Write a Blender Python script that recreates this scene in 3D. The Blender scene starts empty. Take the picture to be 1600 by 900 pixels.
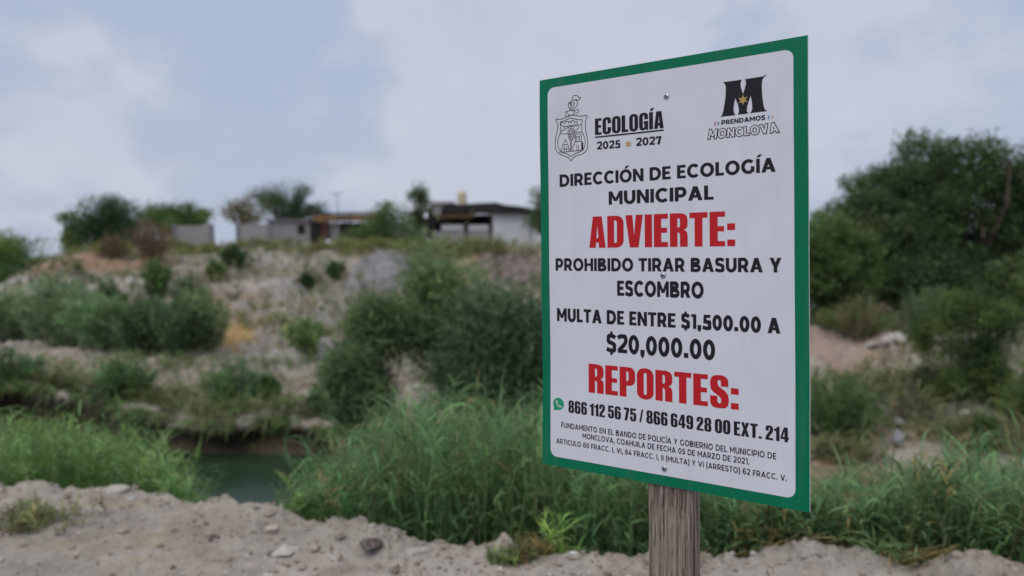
import bpy, math, random
import numpy as np
from mathutils import Matrix, Vector, Quaternion
random.seed(7); RNG = np.random.default_rng(11)
SC = bpy.context.scene
COL = SC.collection

# ------------------------------------------------------------------ camera, sky, sun, exposure
EYE = 1.5
# the camera looks very slightly down and is rolled a little; world axes written in camera axes (x right, y down, z forward)
_d = np.array([0.0150, 0.9988, 0.0432]); _d /= np.linalg.norm(_d)
UP = -_d
FW = np.array([0, 0, 1.0]) - _d * _d[2]; FW /= np.linalg.norm(FW)
RT = np.cross(FW, UP); RT = RT if RT[0] > 0 else -RT
W2C = np.stack([RT, FW, UP])            # rows: world x, y, z in camera axes
def c2w(p):
    q = np.asarray(p, float) @ W2C.T
    return q + np.array([0, 0, EYE])
FPX = 1155.0
def at(px, py, Y):
    """point of the place seen at photo pixel (px, py) at a ground distance Y ahead"""
    r = np.array([(px - 800) / FPX, (py - 450) / FPX, 1.0]) @ W2C.T
    r = r * (Y / r[1])
    return r + np.array([0, 0, EYE])
cam_d = bpy.data.cameras.new('camera'); cam = bpy.data.objects.new('camera', cam_d); COL.objects.link(cam)
cx_, cy_, cz_ = W2C @ np.array([1, 0, 0]), W2C @ np.array([0, -1, 0]), W2C @ np.array([0, 0, -1])
cam.matrix_world = Matrix(((cx_[0], cy_[0], cz_[0], 0), (cx_[1], cy_[1], cz_[1], 0), (cx_[2], cy_[2], cz_[2], EYE), (0, 0, 0, 1)))
cam_d.sensor_width = 36; cam_d.lens = FPX / 1600 * 36
cam_d.clip_start = 0.05; cam_d.clip_end = 3000
cam_d.dof.use_dof = True; cam_d.dof.focus_distance = 1.56; cam_d.dof.aperture_fstop = 2.05
SC.camera = cam

SUN_EL, SUN_AZ = 56.0, -150.0            # azimuth from straight ahead, + to the right
world = bpy.data.worlds.new('World'); SC.world = world; world.use_nodes = True
nt = world.node_tree; nt.nodes.clear()
def N(t, **k):
    n = nt.nodes.new(t)
    for a, b in k.items():
        if a.startswith('i_'): n.inputs[a[2:]].default_value = b
        else: setattr(n, a, b)
    return n
def Lk(a, b): nt.links.new(a, b)
def mth(op, a, b=None, c=None, clamp=False):
    n = nt.nodes.new('ShaderNodeMath'); n.operation = op; n.use_clamp = clamp
    for i, v in enumerate((a, b, c)):
        if v is None: continue
        if isinstance(v, (int, float)): n.inputs[i].default_value = v
        else: nt.links.new(v, n.inputs[i])
    return n.outputs[0]
def mixc(f, a, b):
    n = nt.nodes.new('ShaderNodeMix'); n.data_type = 'RGBA'
    for s, v in ((n.inputs[0], f), (n.inputs[6], a), (n.inputs[7], b)):
        if isinstance(v, (int, float)): s.default_value = v
        elif isinstance(v, tuple): s.default_value = v if len(v) == 4 else v + (1,)
        else: nt.links.new(v, s)
    return n.outputs[2]
sky = N('ShaderNodeTexSky', sky_type='NISHITA', sun_disc=False, sun_elevation=math.radians(SUN_EL), sun_rotation=math.radians(SUN_AZ),
        air_density=1.3, dust_density=2.5, ozone_density=1.0)
tc = N('ShaderNodeTexCoord')
sep = N('ShaderNodeSeparateXYZ'); Lk(tc.outputs['Generated'], sep.inputs[0])
zz = mth('MAXIMUM', sep.outputs[2], 0.0)
den = mth('ADD', zz, 0.55)
cmb = N('ShaderNodeCombineXYZ'); Lk(mth('DIVIDE', sep.outputs[0], den), cmb.inputs[0]); Lk(mth('DIVIDE', sep.outputs[1], den), cmb.inputs[1])
n1 = N('ShaderNodeTexNoise', i_Scale=2.6, i_Detail=8.0, i_Roughness=0.57, i_Distortion=0.15); Lk(cmb.outputs[0], n1.inputs['Vector'])
n2 = N('ShaderNodeTexNoise', i_Scale=7.5, i_Detail=5.0, i_Roughness=0.5); Lk(cmb.outputs[0], n2.inputs['Vector'])
# banks of cloud where the sky has them: (photo px, py, angular half-size, amount)
bias = None
for px, py, s, a in [(800, 150, .20, .26), (720, 260, .22, .2), (1100, 20, .24, .16), (320, 135, .07, .24), (470, 140, .06, .18), (120, 160, .13, .2),
                     (60, 270, .2, .16), (620, 60, .08, .16), (1450, 120, .25, .12), (250, 60, .14, -.12), (560, 130, .07, -.14), (330, 220, .13, -.16), (420, 60, .14, -.16)]:
    v = at(px, py, 1.0) - np.array([0, 0, EYE]); v /= np.linalg.norm(v)
    dp = N('ShaderNodeVectorMath', operation='DISTANCE'); Lk(tc.outputs['Generated'], dp.inputs[0]); dp.inputs[1].default_value = tuple(v)
    g = mth('MULTIPLY', mth('POWER', 2.718, mth('MULTIPLY', mth('POWER', mth('DIVIDE', dp.outputs['Value'], s), 2.0), -1.0)), a)
    bias = g if bias is None else mth('ADD', bias, g)
cl = mth('ADD', mth('ADD', n1.outputs[0], bias), mth('MULTIPLY', mth('SUBTRACT', n2.outputs[0], 0.5), 0.5))
mr = N('ShaderNodeMapRange', interpolation_type='SMOOTHSTEP'); Lk(cl, mr.inputs[0])
mr.inputs[1].default_value = 0.53; mr.inputs[2].default_value = 0.80
hz = mth('POWER', 2.718, mth('MULTIPLY', zz, -5.0))
SKYK = 1.0
base = mixc(0.85, sky.outputs[0], (4.3 * SKYK, 5.1 * SKYK, 6.75 * SKYK))        # thin veil over the blue
base = mixc(mth('MULTIPLY', hz, 0.55), base, (5.0 * SKYK, 5.45 * SKYK, 6.7 * SKYK))
cloud = mixc(n2.outputs[0], (5.3 * SKYK, 5.6 * SKYK, 6.7 * SKYK), (6.6 * SKYK, 6.75 * SKYK, 7.5 * SKYK))
skc = mixc(mth('MULTIPLY', mr.outputs[0], 0.72), base, cloud)
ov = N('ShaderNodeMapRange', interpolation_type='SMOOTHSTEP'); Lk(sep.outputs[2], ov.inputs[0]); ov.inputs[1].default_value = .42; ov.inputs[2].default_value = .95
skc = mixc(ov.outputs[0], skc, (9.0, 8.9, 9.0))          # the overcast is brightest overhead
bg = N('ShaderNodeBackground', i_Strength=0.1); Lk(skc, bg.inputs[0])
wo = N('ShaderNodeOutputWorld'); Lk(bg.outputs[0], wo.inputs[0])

sun_d = bpy.data.lights.new('sun', 'SUN'); sun_d.energy = 1.25; sun_d.angle = math.radians(40); sun_d.color = (1, .95, .88)
sun = bpy.data.objects.new('sun', sun_d); COL.objects.link(sun)
_e, _a = math.radians(SUN_EL), math.radians(SUN_AZ)
sun.rotation_euler = Vector((math.sin(_a) * math.cos(_e), math.cos(_a) * math.cos(_e), math.sin(_e))).to_track_quat('Z', 'Y').to_euler()
sun.location = (0, 0, 30)
vs = SC.view_settings; vs.view_transform = 'Standard'; vs.look = 'None'; vs.gamma = 1; vs.use_curve_mapping = False
vs.exposure = 0.0
SC.render.engine = 'CYCLES'
SC.cycles.max_bounces = 6; SC.cycles.diffuse_bounces = 3; SC.cycles.transparent_max_bounces = 8

# ------------------------------------------------------------------ helpers
def mat(name, color=(.5, .5, .5), rough=.7, spec=.3, build=None, metallic=0.0):
    global nt
    m = bpy.data.materials.new(name); m.use_nodes = True
    nt = m.node_tree; b = nt.nodes['Principled BSDF']
    b.inputs['Base Color'].default_value = tuple(color) + (1,)
    b.inputs['Roughness'].default_value = rough; b.inputs['Specular IOR Level'].default_value = spec
    b.inputs['Metallic'].default_value = metallic
    if build: build(b)
    return m
def noise(scale, detail=6., rough=.55, dist=0., vec=None, mapscale=None, coord='Object'):
    if vec is None:
        t = nt.nodes.new('ShaderNodeTexCoord'); vec = t.outputs[coord]
    if mapscale is not None:
        mp = nt.nodes.new('ShaderNodeMapping'); mp.inputs['Scale'].default_value = mapscale
        nt.links.new(vec, mp.inputs[0]); vec = mp.outputs[0]
    n = N('ShaderNodeTexNoise', i_Scale=scale, i_Detail=detail, i_Roughness=rough, i_Distortion=dist)
    Lk(vec, n.inputs['Vector']); return n.outputs[0]
def ramp(f, lo, hi, clampit=True):
    n = nt.nodes.new('ShaderNodeMapRange'); n.clamp = clampit
    n.inputs[1].default_value = lo; n.inputs[2].default_value = hi; Lk(f, n.inputs[0]); return n.outputs[0]
def bump(b, h, strength=.4, dist=.02):
    n = N('ShaderNodeBump', i_Strength=strength, i_Distance=dist); Lk(h, n.inputs['Height']); Lk(n.outputs[0], b.inputs['Normal'])
def varied(c0, c1, scale, detail=6, bs=0.3, bd=.02, mapscale=None, lo=.35, hi=.65):
    def f(b):
        n = noise(scale, detail, mapscale=mapscale)
        Lk(mixc(ramp(n, lo, hi), tuple(c0), tuple(c1)), b.inputs['Base Color'])
        if bs: bump(b, n, bs, bd)
    return f

ORIG = {}
def tag(o, label=None, cat=None, group=None, kind=None):
    for k, v in (('label', label), ('category', cat), ('group', group), ('kind', kind)):
        if v: o[k] = v
    return o
def thing(name, loc, label, cat, group=None):
    o = bpy.data.objects.new(name, None); COL.objects.link(o); o.location = tuple(loc)
    o.empty_display_size = .1; ORIG[o.name] = np.array(loc, float)
    return tag(o, label, cat, group)
def mk(name, V, F, m, parent=None, origin=None, tint=None, smooth=False, mats=None, fmat=None):
    """V: world coordinates; F: list of faces or an (n,k) array"""
    V = np.asarray(V, float)
    o0 = ORIG[parent.name] if parent else (np.array(origin, float) if origin is not None else np.zeros(3))
    me = bpy.data.meshes.new(name)
    L = V - o0
    if isinstance(F, np.ndarray):
        n, k = F.shape
        me.vertices.add(len(L)); me.vertices.foreach_set('co', L.ravel().astype(np.float32))
        me.loops.add(n * k); me.loops.foreach_set('vertex_index', F.ravel().astype(np.int32))
        me.polygons.add(n); me.polygons.foreach_set('loop_start', np.arange(0, n * k, k, dtype=np.int32))
        me.polygons.foreach_set('loop_total', np.full(n, k, dtype=np.int32))
        me.update(calc_edges=True)
    else:
        me.from_pydata([tuple(v) for v in L], [], [tuple(f) for f in F]); me.update()
    if tint is not None:
        a = me.color_attributes.new('tint', 'FLOAT_COLOR', 'POINT')
        t = np.ones((len(L), 4), np.float32); t[:, :3] = tint; a.data.foreach_set('color', t.ravel())
    for mm in (mats or [m]): me.materials.append(mm)
    if fmat is not None: me.polygons.foreach_set('material_index', np.asarray(fmat, np.int32))
    me.polygons.foreach_set('use_smooth', np.full(len(me.polygons), bool(smooth)))
    me.update()
    o = bpy.data.objects.new(name, me); COL.objects.link(o)
    if parent: o.parent = parent
    else: o.location = tuple(o0)
    ORIG[o.name] = o0
    return o
class MB:
    def __init__(s): s.V = []; s.F = []; s.n = 0
    def add(s, V, F):
        s.V.append(np.asarray(V, float)); s.F += [tuple(i + s.n for i in f) for f in F]; s.n += len(V)
    def box(s, c, size, rot=0., tilt=None, bev=0.):
        hx, hy, hz_ = [v / 2 for v in size]
        V = np.array([[x, y, z] for x in (-hx, hx) for y in (-hy, hy) for z in (-hz_, hz_)])
        F = [(0, 1, 3, 2), (4, 6, 7, 5), (0, 4, 5, 1), (2, 3, 7, 6), (0, 2, 6, 4), (1, 5, 7, 3)]
        M = Matrix.Rotation(rot, 3, 'Z')
        if tilt: M = M @ Matrix.Rotation(tilt[0], 3, 'X') @ Matrix.Rotation(tilt[1], 3, 'Y')
        s.add(V @ np.array(M).T + np.array(c), F)
    def tube(s, P, R, k=6):
        P = np.asarray(P, float); n = len(P); V = []; F = []
        R = [R] * n if isinstance(R, (int, float)) else R
        for i in range(n):
            t = P[min(i + 1, n - 1)] - P[max(i - 1, 0)]; t /= (np.linalg.norm(t) + 1e-9)
            a = np.cross(t, [0.3, 0.9, 0.1] if abs(t[2]) > .8 else [0, 0, 1.]); a /= np.linalg.norm(a); b = np.cross(t, a)
            for j in range(k):
                an = 2 * math.pi * j / k; V.append(P[i] + R[i] * (math.cos(an) * a + math.sin(an) * b))
        for i in range(n - 1):
            for j in range(k):
                F.append((i * k + j, i * k + (j + 1) % k, (i + 1) * k + (j + 1) % k, (i + 1) * k + j))
        F.append(tuple(range(k - 1, -1, -1))); F.append(tuple((n - 1) * k + j for j in range(k)))
        s.add(V, F)
    def build(s, name, m, parent=None, origin=None, smooth=False):
        return mk(name, np.concatenate(s.V), s.F, m, parent, origin, smooth=smooth)

# numpy value noise
def _hash(ix, iy, seed):
    h = (ix * 374761393 + iy * 668265263 + seed * 974634777) & 0xffffffff
    h = ((h ^ (h >> 13)) * 1274126177) & 0xffffffff
    return ((h ^ (h >> 16)) & 0xffff) / 65535.0
def vnoise(x, y, seed=0):
    x = np.asarray(x, float); y = np.asarray(y, float)
    ix = np.floor(x).astype(np.int64); iy = np.floor(y).astype(np.int64); fx = x - ix; fy = y - iy
    fx = fx * fx * (3 - 2 * fx); fy = fy * fy * (3 - 2 * fy)
    a = _hash(ix, iy, seed); b = _hash(ix + 1, iy, seed); c = _hash(ix, iy + 1, seed); d = _hash(ix + 1, iy + 1, seed)
    return (a + (b - a) * fx) * (1 - fy) + (c + (d - c) * fx) * fy - .5
def fbm(x, y, oct=4, seed=0, gain=.5):
    s = 0; a = 1.
    for i in range(oct): s = s + a * vnoise(x * 2 ** i + 17.3 * i, y * 2 ** i + 9.1 * i, seed + i); a *= gain
    return s
def sstep(a, b, x):
    t = np.clip((x - a) / (b - a), 0, 1); return t * t * (3 - 2 * t)

# ------------------------------------------------------------------ the ground: near bank, river bed, far bank, slope, upper land
ZW = -2.35
def prof(px, edge, fwY, rows):
    """one column of the land seen at photo column px: edge row of the near bank, far waterline distance, then (row, distance) upward"""
    hor = 400 + 0.0135 * (800 - px)
    eY = EYE * FPX / (edge + 17 - .005 * px - hor)
    k = [(eY, 0.0), (eY + 0.35, -0.42), (eY + 3.3, ZW - .05), (fwY - 2.5, ZW - .7), (fwY - .5, ZW - .1)]
    for py, Y in rows: k.append((Y, EYE - (py - hor) * Y / FPX))
    return k
PX = [-700, 0, 110, 250, 330, 500, 650, 840, 1050, 1270, 1420, 1600, 2600]
PR = [
 prof(-700, 730, 18, [(590, 18.1), (560, 21), (535, 26), (500, 31), (470, 38), (450, 60)]),
 prof(0, 758, 17, [(598, 17.1), (562, 21), (530, 26), (490, 31), (452, 38), (445, 60)]),
 prof(110, 756, 16.4, [(618, 16.5), (578, 20), (540, 25), (460, 32), (398, 40), (394, 60)]),
 prof(250, 768, 15.3, [(650, 15.4), (590, 19), (545, 24), (450, 33), (393, 42), (388, 60)]),
 prof(330, 780, 15, [(658, 15.1), (592, 19), (548, 24), (462, 33), (391, 42), (386, 60)]),
 prof(500, 806, 14.8, [(664, 14.9), (600, 19), (555, 24), (470, 33), (390, 42), (384, 60)]),
 prof(650, 836, 14.6, [(664, 14.7), (600, 19), (552, 24), (465, 33), (388, 42), (382, 60)]),
 prof(840, 852, 14.2, [(664, 14.3), (605, 18), (552, 23), (460, 32), (386, 41), (380, 60)]),
 prof(1050, 870, 12.6, [(700, 12.8), (630, 16), (560, 21), (500, 27), (450, 34), (430, 60)]),
 prof(1270, 880, 10.6, [(745, 11.0), (660, 14.5), (570, 19), (520, 23), (486, 27), (470, 60)]),
 prof(1420, 885, 10.2, [(748, 10.6), (668, 14), (575, 18.5), (522, 23), (484, 27.5), (468, 60)]),
 prof(1600, 893, 10, [(745, 10.5), (665, 14), (572, 18.5), (520, 23), (482, 28), (465, 60)]),
 prof(2600, 960, 9.5, [(760, 10.0), (670, 14), (572, 18.5), (520, 23), (482, 28), (465, 60)])]
KN = len(PR[0])
TH = np.array([math.atan((p - 800) / FPX) for p in PX])
KY = np.array([[k[0] for k in p] for p in PR]); KZ = np.array([[k[1] for k in p] for p in PR])
def ground_parts(th, r):
    """height, plus distance past the near edge and past the far cliff"""
    th = np.asarray(th, float); r = np.asarray(r, float)
    t = np.clip(th, TH[0], TH[-1]); c = np.maximum(np.cos(th), .35)
    Y = r * c
    kY = np.stack([np.interp(t, TH, KY[:, i]) for i in range(KN)], -1)
    kZ = np.stack([np.interp(t, TH, KZ[:, i]) for i in range(KN)], -1)
    x = r * np.sin(th); y = r * np.cos(th)
    wob = fbm(x * .7, y * .3, 4, 5) * .30 + fbm(x * 3.1, x * .7, 3, 8) * .10
    Yw = Y - wob * sstep(2.5, 4.5, Y) * (1 - sstep(8, 10, Y))
    z = np.zeros_like(Y)
    for i in range(KN - 1):
        f = np.clip((Yw - kY[..., i]) / (kY[..., i + 1] - kY[..., i]), 0, 1)
        if i >= 5: f = f * .6 + .4 * f * f * (3 - 2 * f)
        z = np.where(Yw >= kY[..., i], kZ[..., i] + (kZ[..., i + 1] - kZ[..., i]) * f, z)
    d_edge = Yw - kY[..., 0]; d_cliff = Y - kY[..., 5]
    back = sstep(1.15, 1.6, np.abs(th))
    near = 1 - sstep(-.1, .6, d_edge)
    # near bank: lumpy crumbled berm along the rim, trodden earth behind it
    rim = np.exp(-(d_edge / .45) ** 2)
    z = z + near * (fbm(x * 1.6, y * 1.6, 3, 2) * .05 + fbm(x * 9, y * 9, 3, 3) * .020 + fbm(x * 30, y * 30, 2, 4) * .010)
    z = z + rim * (np.clip(fbm(x * 2.3, y * 2.3, 5, 6, .58), -.10, 1) * .17 + .005)
    slope = sstep(.3, 3, d_cliff) * (1 - sstep(20, 34, d_cliff))
    rid = 1 - 2 * np.abs(fbm(x * .22 + y * .05, y * .10, 3, 31))
    hill = sstep(0, 8, Y - kY[..., 7]) * (1 - sstep(-3, 3, Y - kY[..., 9] + 1.5))
    gul = 1 - 2 * np.abs(fbm((x - .55 * y) * .42, (x * .55 + y) * .10, 3, 34))
    z = z + slope * (fbm(x * .5, y * .5, 4, 30) * .40 + fbm(x * 1.6, y * 1.6, 4, 33, .6) * .24 + (gul - .5) * .75 * sstep(5, 10, d_cliff))
    z = z + hill * (rid - .6) * .9 * sstep(-.05, -.2, -np.abs(t) * 0 - .1)
    z = z + sstep(-.2, 0.2, d_cliff) * (1 - sstep(.5, 4, d_cliff)) * (fbm(x * .8, y * .8, 3, 41) * .3 + fbm(x * 1.9, y * 1.9, 3, 42) * .10 + fbm(x * 5.5, y * 5.5, 2, 43) * .05)
    z = z * (1 - back)
    return z, d_edge, d_cliff, kY
def gz(x, y):
    return float(ground_parts(np.array(math.atan2(x, y)), np.array(math.hypot(x, y)))[0])
def gzv(x, y):
    return ground_parts(np.arctan2(x, y), np.hypot(x, y))[0]

_YS = np.linspace(9.3, 50, 900)
def hitY(px, py, Y):
    """distance at which the far ground is seen at photo row py (else the given guess)"""
    if Y < 9.5: return Y
    a = at(px, py, 1.0); d = a - np.array([0, 0, EYE])
    z = EYE + d[2] * _YS; g = gzv(d[0] * _YS, _YS); k = np.nonzero((g >= z) & (_YS > 9.6))[0]
    return float(_YS[k[0]]) if len(k) else Y
rs = np.concatenate([np.arange(.25, 2.6, .12), np.arange(2.6, 6.6, .022), np.arange(6.6, 9.5, .08), np.arange(9.5, 17.8, .055),
                     np.arange(17.8, 48, .17), np.geomspace(48, 900, 45)])
ths = np.concatenate([np.linspace(-math.pi, -1.0, 30)[:-1], np.linspace(-1.0, -.68, 60)[:-1], np.linspace(-.68, .68, 760)[:-1], np.linspace(.68, 1.0, 60)[:-1], np.linspace(1.0, math.pi, 31)[:-1]])
TT, RR = np.meshgrid(ths, rs, indexing='ij')
GZ, DE, DC, GK = ground_parts(TT, RR)
# the undercut: the turf lip of the far bank hangs out over the water
n_lip = fbm(RR * np.sin(TT) * 5, GZ * 6 + RR, 3, 53)
th_x = TT * 15.5
lip = np.exp(-np.maximum(DC, 0) / 1.2) * sstep(-.26, -.04, DC) * (.62 + .8 * vnoise(th_x * .6, th_x * .1, 51) + .5 * fbm(th_x * 1.9, th_x * .13, 3, 52, .6) + .10 * n_lip) * (1 - sstep(.35, .5, TT)) * (np.abs(TT) < 1.0)
RL = RR - np.maximum(lip, 0) * 1.35
GX = RL * np.sin(TT); GY = RL * np.cos(TT)
nth, nr = TT.shape
V = np.stack([GX, GY, GZ], -1).reshape(-1, 3)
idx = np.arange(nth * nr).reshape(nth, nr)
i2 = np.roll(idx, -1, 0)
F = np.stack([idx[:, :-1], i2[:, :-1], i2[:, 1:], idx[:, 1:]], -1).reshape(-1, 4)
F = F[:, ::-1]
c0 = len(V); V = np.vstack([V, [[0, 0, 0]]])
# soil colour: pale dust, with patches of other soils
sand = np.array([.332, .300, .268]); pale = np.array([.40, .365, .335]); brown = np.array([.235, .185, .145]); red = np.array([.36, .225, .16])
grey = np.array([.36, .345, .335]); wet_shade = np.array([.07, .055, .04]); ochre = np.array([.42, .27, .10]); weedy = np.array([.22, .215, .12])
def mixv(a, b, f): return a + (b - a) * f[..., None]
n_a = fbm(GX * .35, GY * .35, 4, 61); n_b = fbm((GX + GZ * 1.1) * 1.7, (GY + GZ * 1.7) * 1.7, 4, 62, .6); n_c = fbm(GX * .16, GY * .3, 3, 63); n_d = fbm((GX + GZ * 1.3) * 6, (GY + GZ * 2.1) * 6, 3, 64, .6)
T = np.broadcast_to(sand, GX.shape + (3,)).copy()
T = mixv(T, pale, sstep(0, .5, n_a + .3 * n_b)); T = mixv(T, brown, .6 * sstep(.12, .55, n_b)); T = mixv(T, np.array([.30, .235, .15]), .5 * sstep(.2, .5, fbm(GX * 3.1, GY * 3.1, 3, 67)))
far = sstep(.2, 2, DC)
T = mixv(T, red, far * .35 * sstep(.05, .45, n_c + .25 * n_b)); T = mixv(T, grey, far * .7 * sstep(.1, .4, -n_c + .2 * n_b))
terr = far * (1 - sstep(6, 10, DC))
T = mixv(T, weedy, terr * .5 * sstep(.0, .4, n_a + .4 * n_b)); T = mixv(T, weedy, far * .5 * sstep(.10, .42, fbm(GX * .5, GY * .9, 4, 66)))
# between the near rim and the water, and on the cut face of the far bank
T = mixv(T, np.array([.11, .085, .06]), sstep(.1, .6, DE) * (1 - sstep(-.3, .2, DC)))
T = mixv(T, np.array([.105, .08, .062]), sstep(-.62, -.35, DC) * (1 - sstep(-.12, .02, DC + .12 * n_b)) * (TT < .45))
T = mixv(T, wet_shade, (1 - sstep(ZW + .35, ZW + .75, GZ)) * sstep(-1.5, -.2, DC) * .92)  # damp soil by the water, darkened further as painted shade under the lip
def spot(px, py, Y, sx, sy, c, a):
    global T
    p = at(px, py, hitY(px, py, Y)); q = ((GX - p[0]) / sx) ** 2 + ((GY - p[1]) / sy) ** 2 + n_b * 1.2
    T = mixv(T, np.array(c), a * (1 - sstep(.5, 1.3, q)))
spot(372, 515, 27.5, .7, 1.2, ochre, .8); spot(170, 415, 36, 3.5, 2.2, red, .8); spot(720, 410, 39, 1.6, 2.5, ochre, .5); spot(800, 420, 38, 2.0, 4, brown, .9)
spot(1340, 490, 26, 2.2, 2, brown, .8); spot(1340, 545, 21, 2.2, 2.5, (.34, .25, .21), .7); spot(590, 425, 37, 1.6, 3.5, (.30, .295, .30), .8); spot(1300, 760, 10.5, .8, .8, red, .6)
T *= ((1 + .22 * n_d + .12 * n_b) * (1 - .03 * sstep(0, 2, DC)))[..., None]        # the cut slope is a darker earth than the trodden bank
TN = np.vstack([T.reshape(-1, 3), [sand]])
def soil_nodes(b):
    a = nt.nodes.new('ShaderNodeAttribute'); a.attribute_name = 'tint'
    n = noise(55, 8, .65); n3 = noise(9, 6, .6)
    k = mth('ADD', mth('MULTIPLY', ramp(n, .3, .72), .30), mth('MULTIPLY', ramp(n3, .3, .7), .28))
    hs = nt.nodes.new('ShaderNodeVectorMath'); hs.operation = 'SCALE'; Lk(a.outputs['Color'], hs.inputs[0]); Lk(mth('ADD', k, .72), hs.inputs[3])
    Lk(hs.outputs[0], b.inputs['Base Color']); bump(b, mth('ADD', n, mth('MULTIPLY', n3, .8)), .7, .02)
M_soil = mat('soil', rough=.95, spec=.1, build=soil_nodes)
fan = np.array([[c0, idx[(i + 1) % nth, 0], idx[i, 0]] for i in range(nth)])
me_faces = [tuple(f) for f in fan]
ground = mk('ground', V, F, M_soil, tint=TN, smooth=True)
tag(ground, kind='structure')

def water_nodes(b):
    n = noise(2.2, 3, .5, mapscale=(1, 2.2, 1)); bump(b, n, .12, .03)
    Lk(mixc(ramp(noise(.35, 3), .35, .65), (.018, .040, .022), (.028, .052, .028)), b.inputs['Base Color'])
M_water = mat('river_water', (.02, .035, .025), .2, .10, water_nodes)
wv = []; wf = []
tw = np.linspace(-1.25, 1.25, 90)
for i, t in enumerate(tw):
    for r_ in (5.5, 9, 13, 17, 22, 28):
        wv.append((r_ * math.sin(t) / max(math.cos(t), .4), min(r_, 18.5) if r_ < 20 else 18.5, ZW)) if False else wv.append((r_ * math.sin(t), r_ * math.cos(t), ZW))
for i in range(len(tw) - 1):
    for j in range(5): wf.append((i * 6 + j, i * 6 + j + 1, (i + 1) * 6 + j + 1, (i + 1) * 6 + j))
tag(mk('river_water', np.array(wv), wf, M_water), kind='structure')

# ------------------------------------------------------------------ plants
def fol_nodes(b):
    a = nt.nodes.new('ShaderNodeAttribute'); a.attribute_name = 'tint'
    Lk(a.outputs['Color'], b.inputs['Base Color'])
    tr = nt.nodes.new('ShaderNodeBsdfTranslucent'); Lk(a.outputs['Color'], tr.inputs[0])
    mx = nt.nodes.new('ShaderNodeMixShader'); mx.inputs[0].default_value = .42
    out = nt.nodes['Material Output']; Lk(b.outputs[0], mx.inputs[1]); Lk(tr.outputs[0], mx.inputs[2]); Lk(mx.outputs[0], out.inputs[0])
M_leaf = mat('foliage', rough=.6, spec=.25, build=fol_nodes)
M_bark = mat('bark', (.09, .07, .055), .95, .1, varied((.06, .048, .04), (.14, .115, .095), 9, mapscale=(3, 3, .6)))
M_drybark = mat('dry_twig', (.2, .14, .1), .95, .1)
G_DARK = (.034, .062, .026); G_MID = (.052, .088, .033); G_BRIGHT = (.078, .130, .042); G_OLIVE = (.085, .105, .035); G_YEL = (.10, .11, .035)
G_BLUE = (.050, .092, .052); G_DRY = (.088, .064, .047); G_PALE = (.11, .15, .07)

LEAFK = np.array([2.45, 2.48, 2.1])
def unit(v): return v / (np.linalg.norm(v, axis=-1, keepdims=True) + 1e-9)
def tints(n, c, sd=.22, hue=.10):
    c = np.array(c) * LEAFK; k = np.exp(RNG.normal(0, sd, (n, 1)))
    return np.clip(c * k * np.exp(RNG.normal(0, hue, (n, 3)) * np.array([1, .35, .8])), .004, .9)
def leaves(P, D, size, aspect, tint, name, parent, nrm=None):
    """leaf-shaped folded quads at P pointing along D"""
    n = len(P)
    L = size * RNG.uniform(.6, 1.3, (n, 1)); D = unit(D)
    S = unit(np.cross(D, RNG.normal(0, 1, (n, 3)) if nrm is None else nrm)); Nn = np.cross(S, D)
    w = L * aspect * .5
    V = np.stack([P, P + D * L * .45 + S * w + Nn * w * .35, P + D * L, P + D * L * .45 - S * w + Nn * w * .35], 1).reshape(-1, 3)
    F = np.arange(4 * n).reshape(n, 4)
    return mk(name, V, F, M_leaf, parent, tint=np.repeat(tint, 4, 0))
def pts_in(n):
    v = unit(RNG.normal(0, 1, (n, 3))); return v * RNG.uniform(.0, 1, (n, 1)) ** .42

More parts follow.
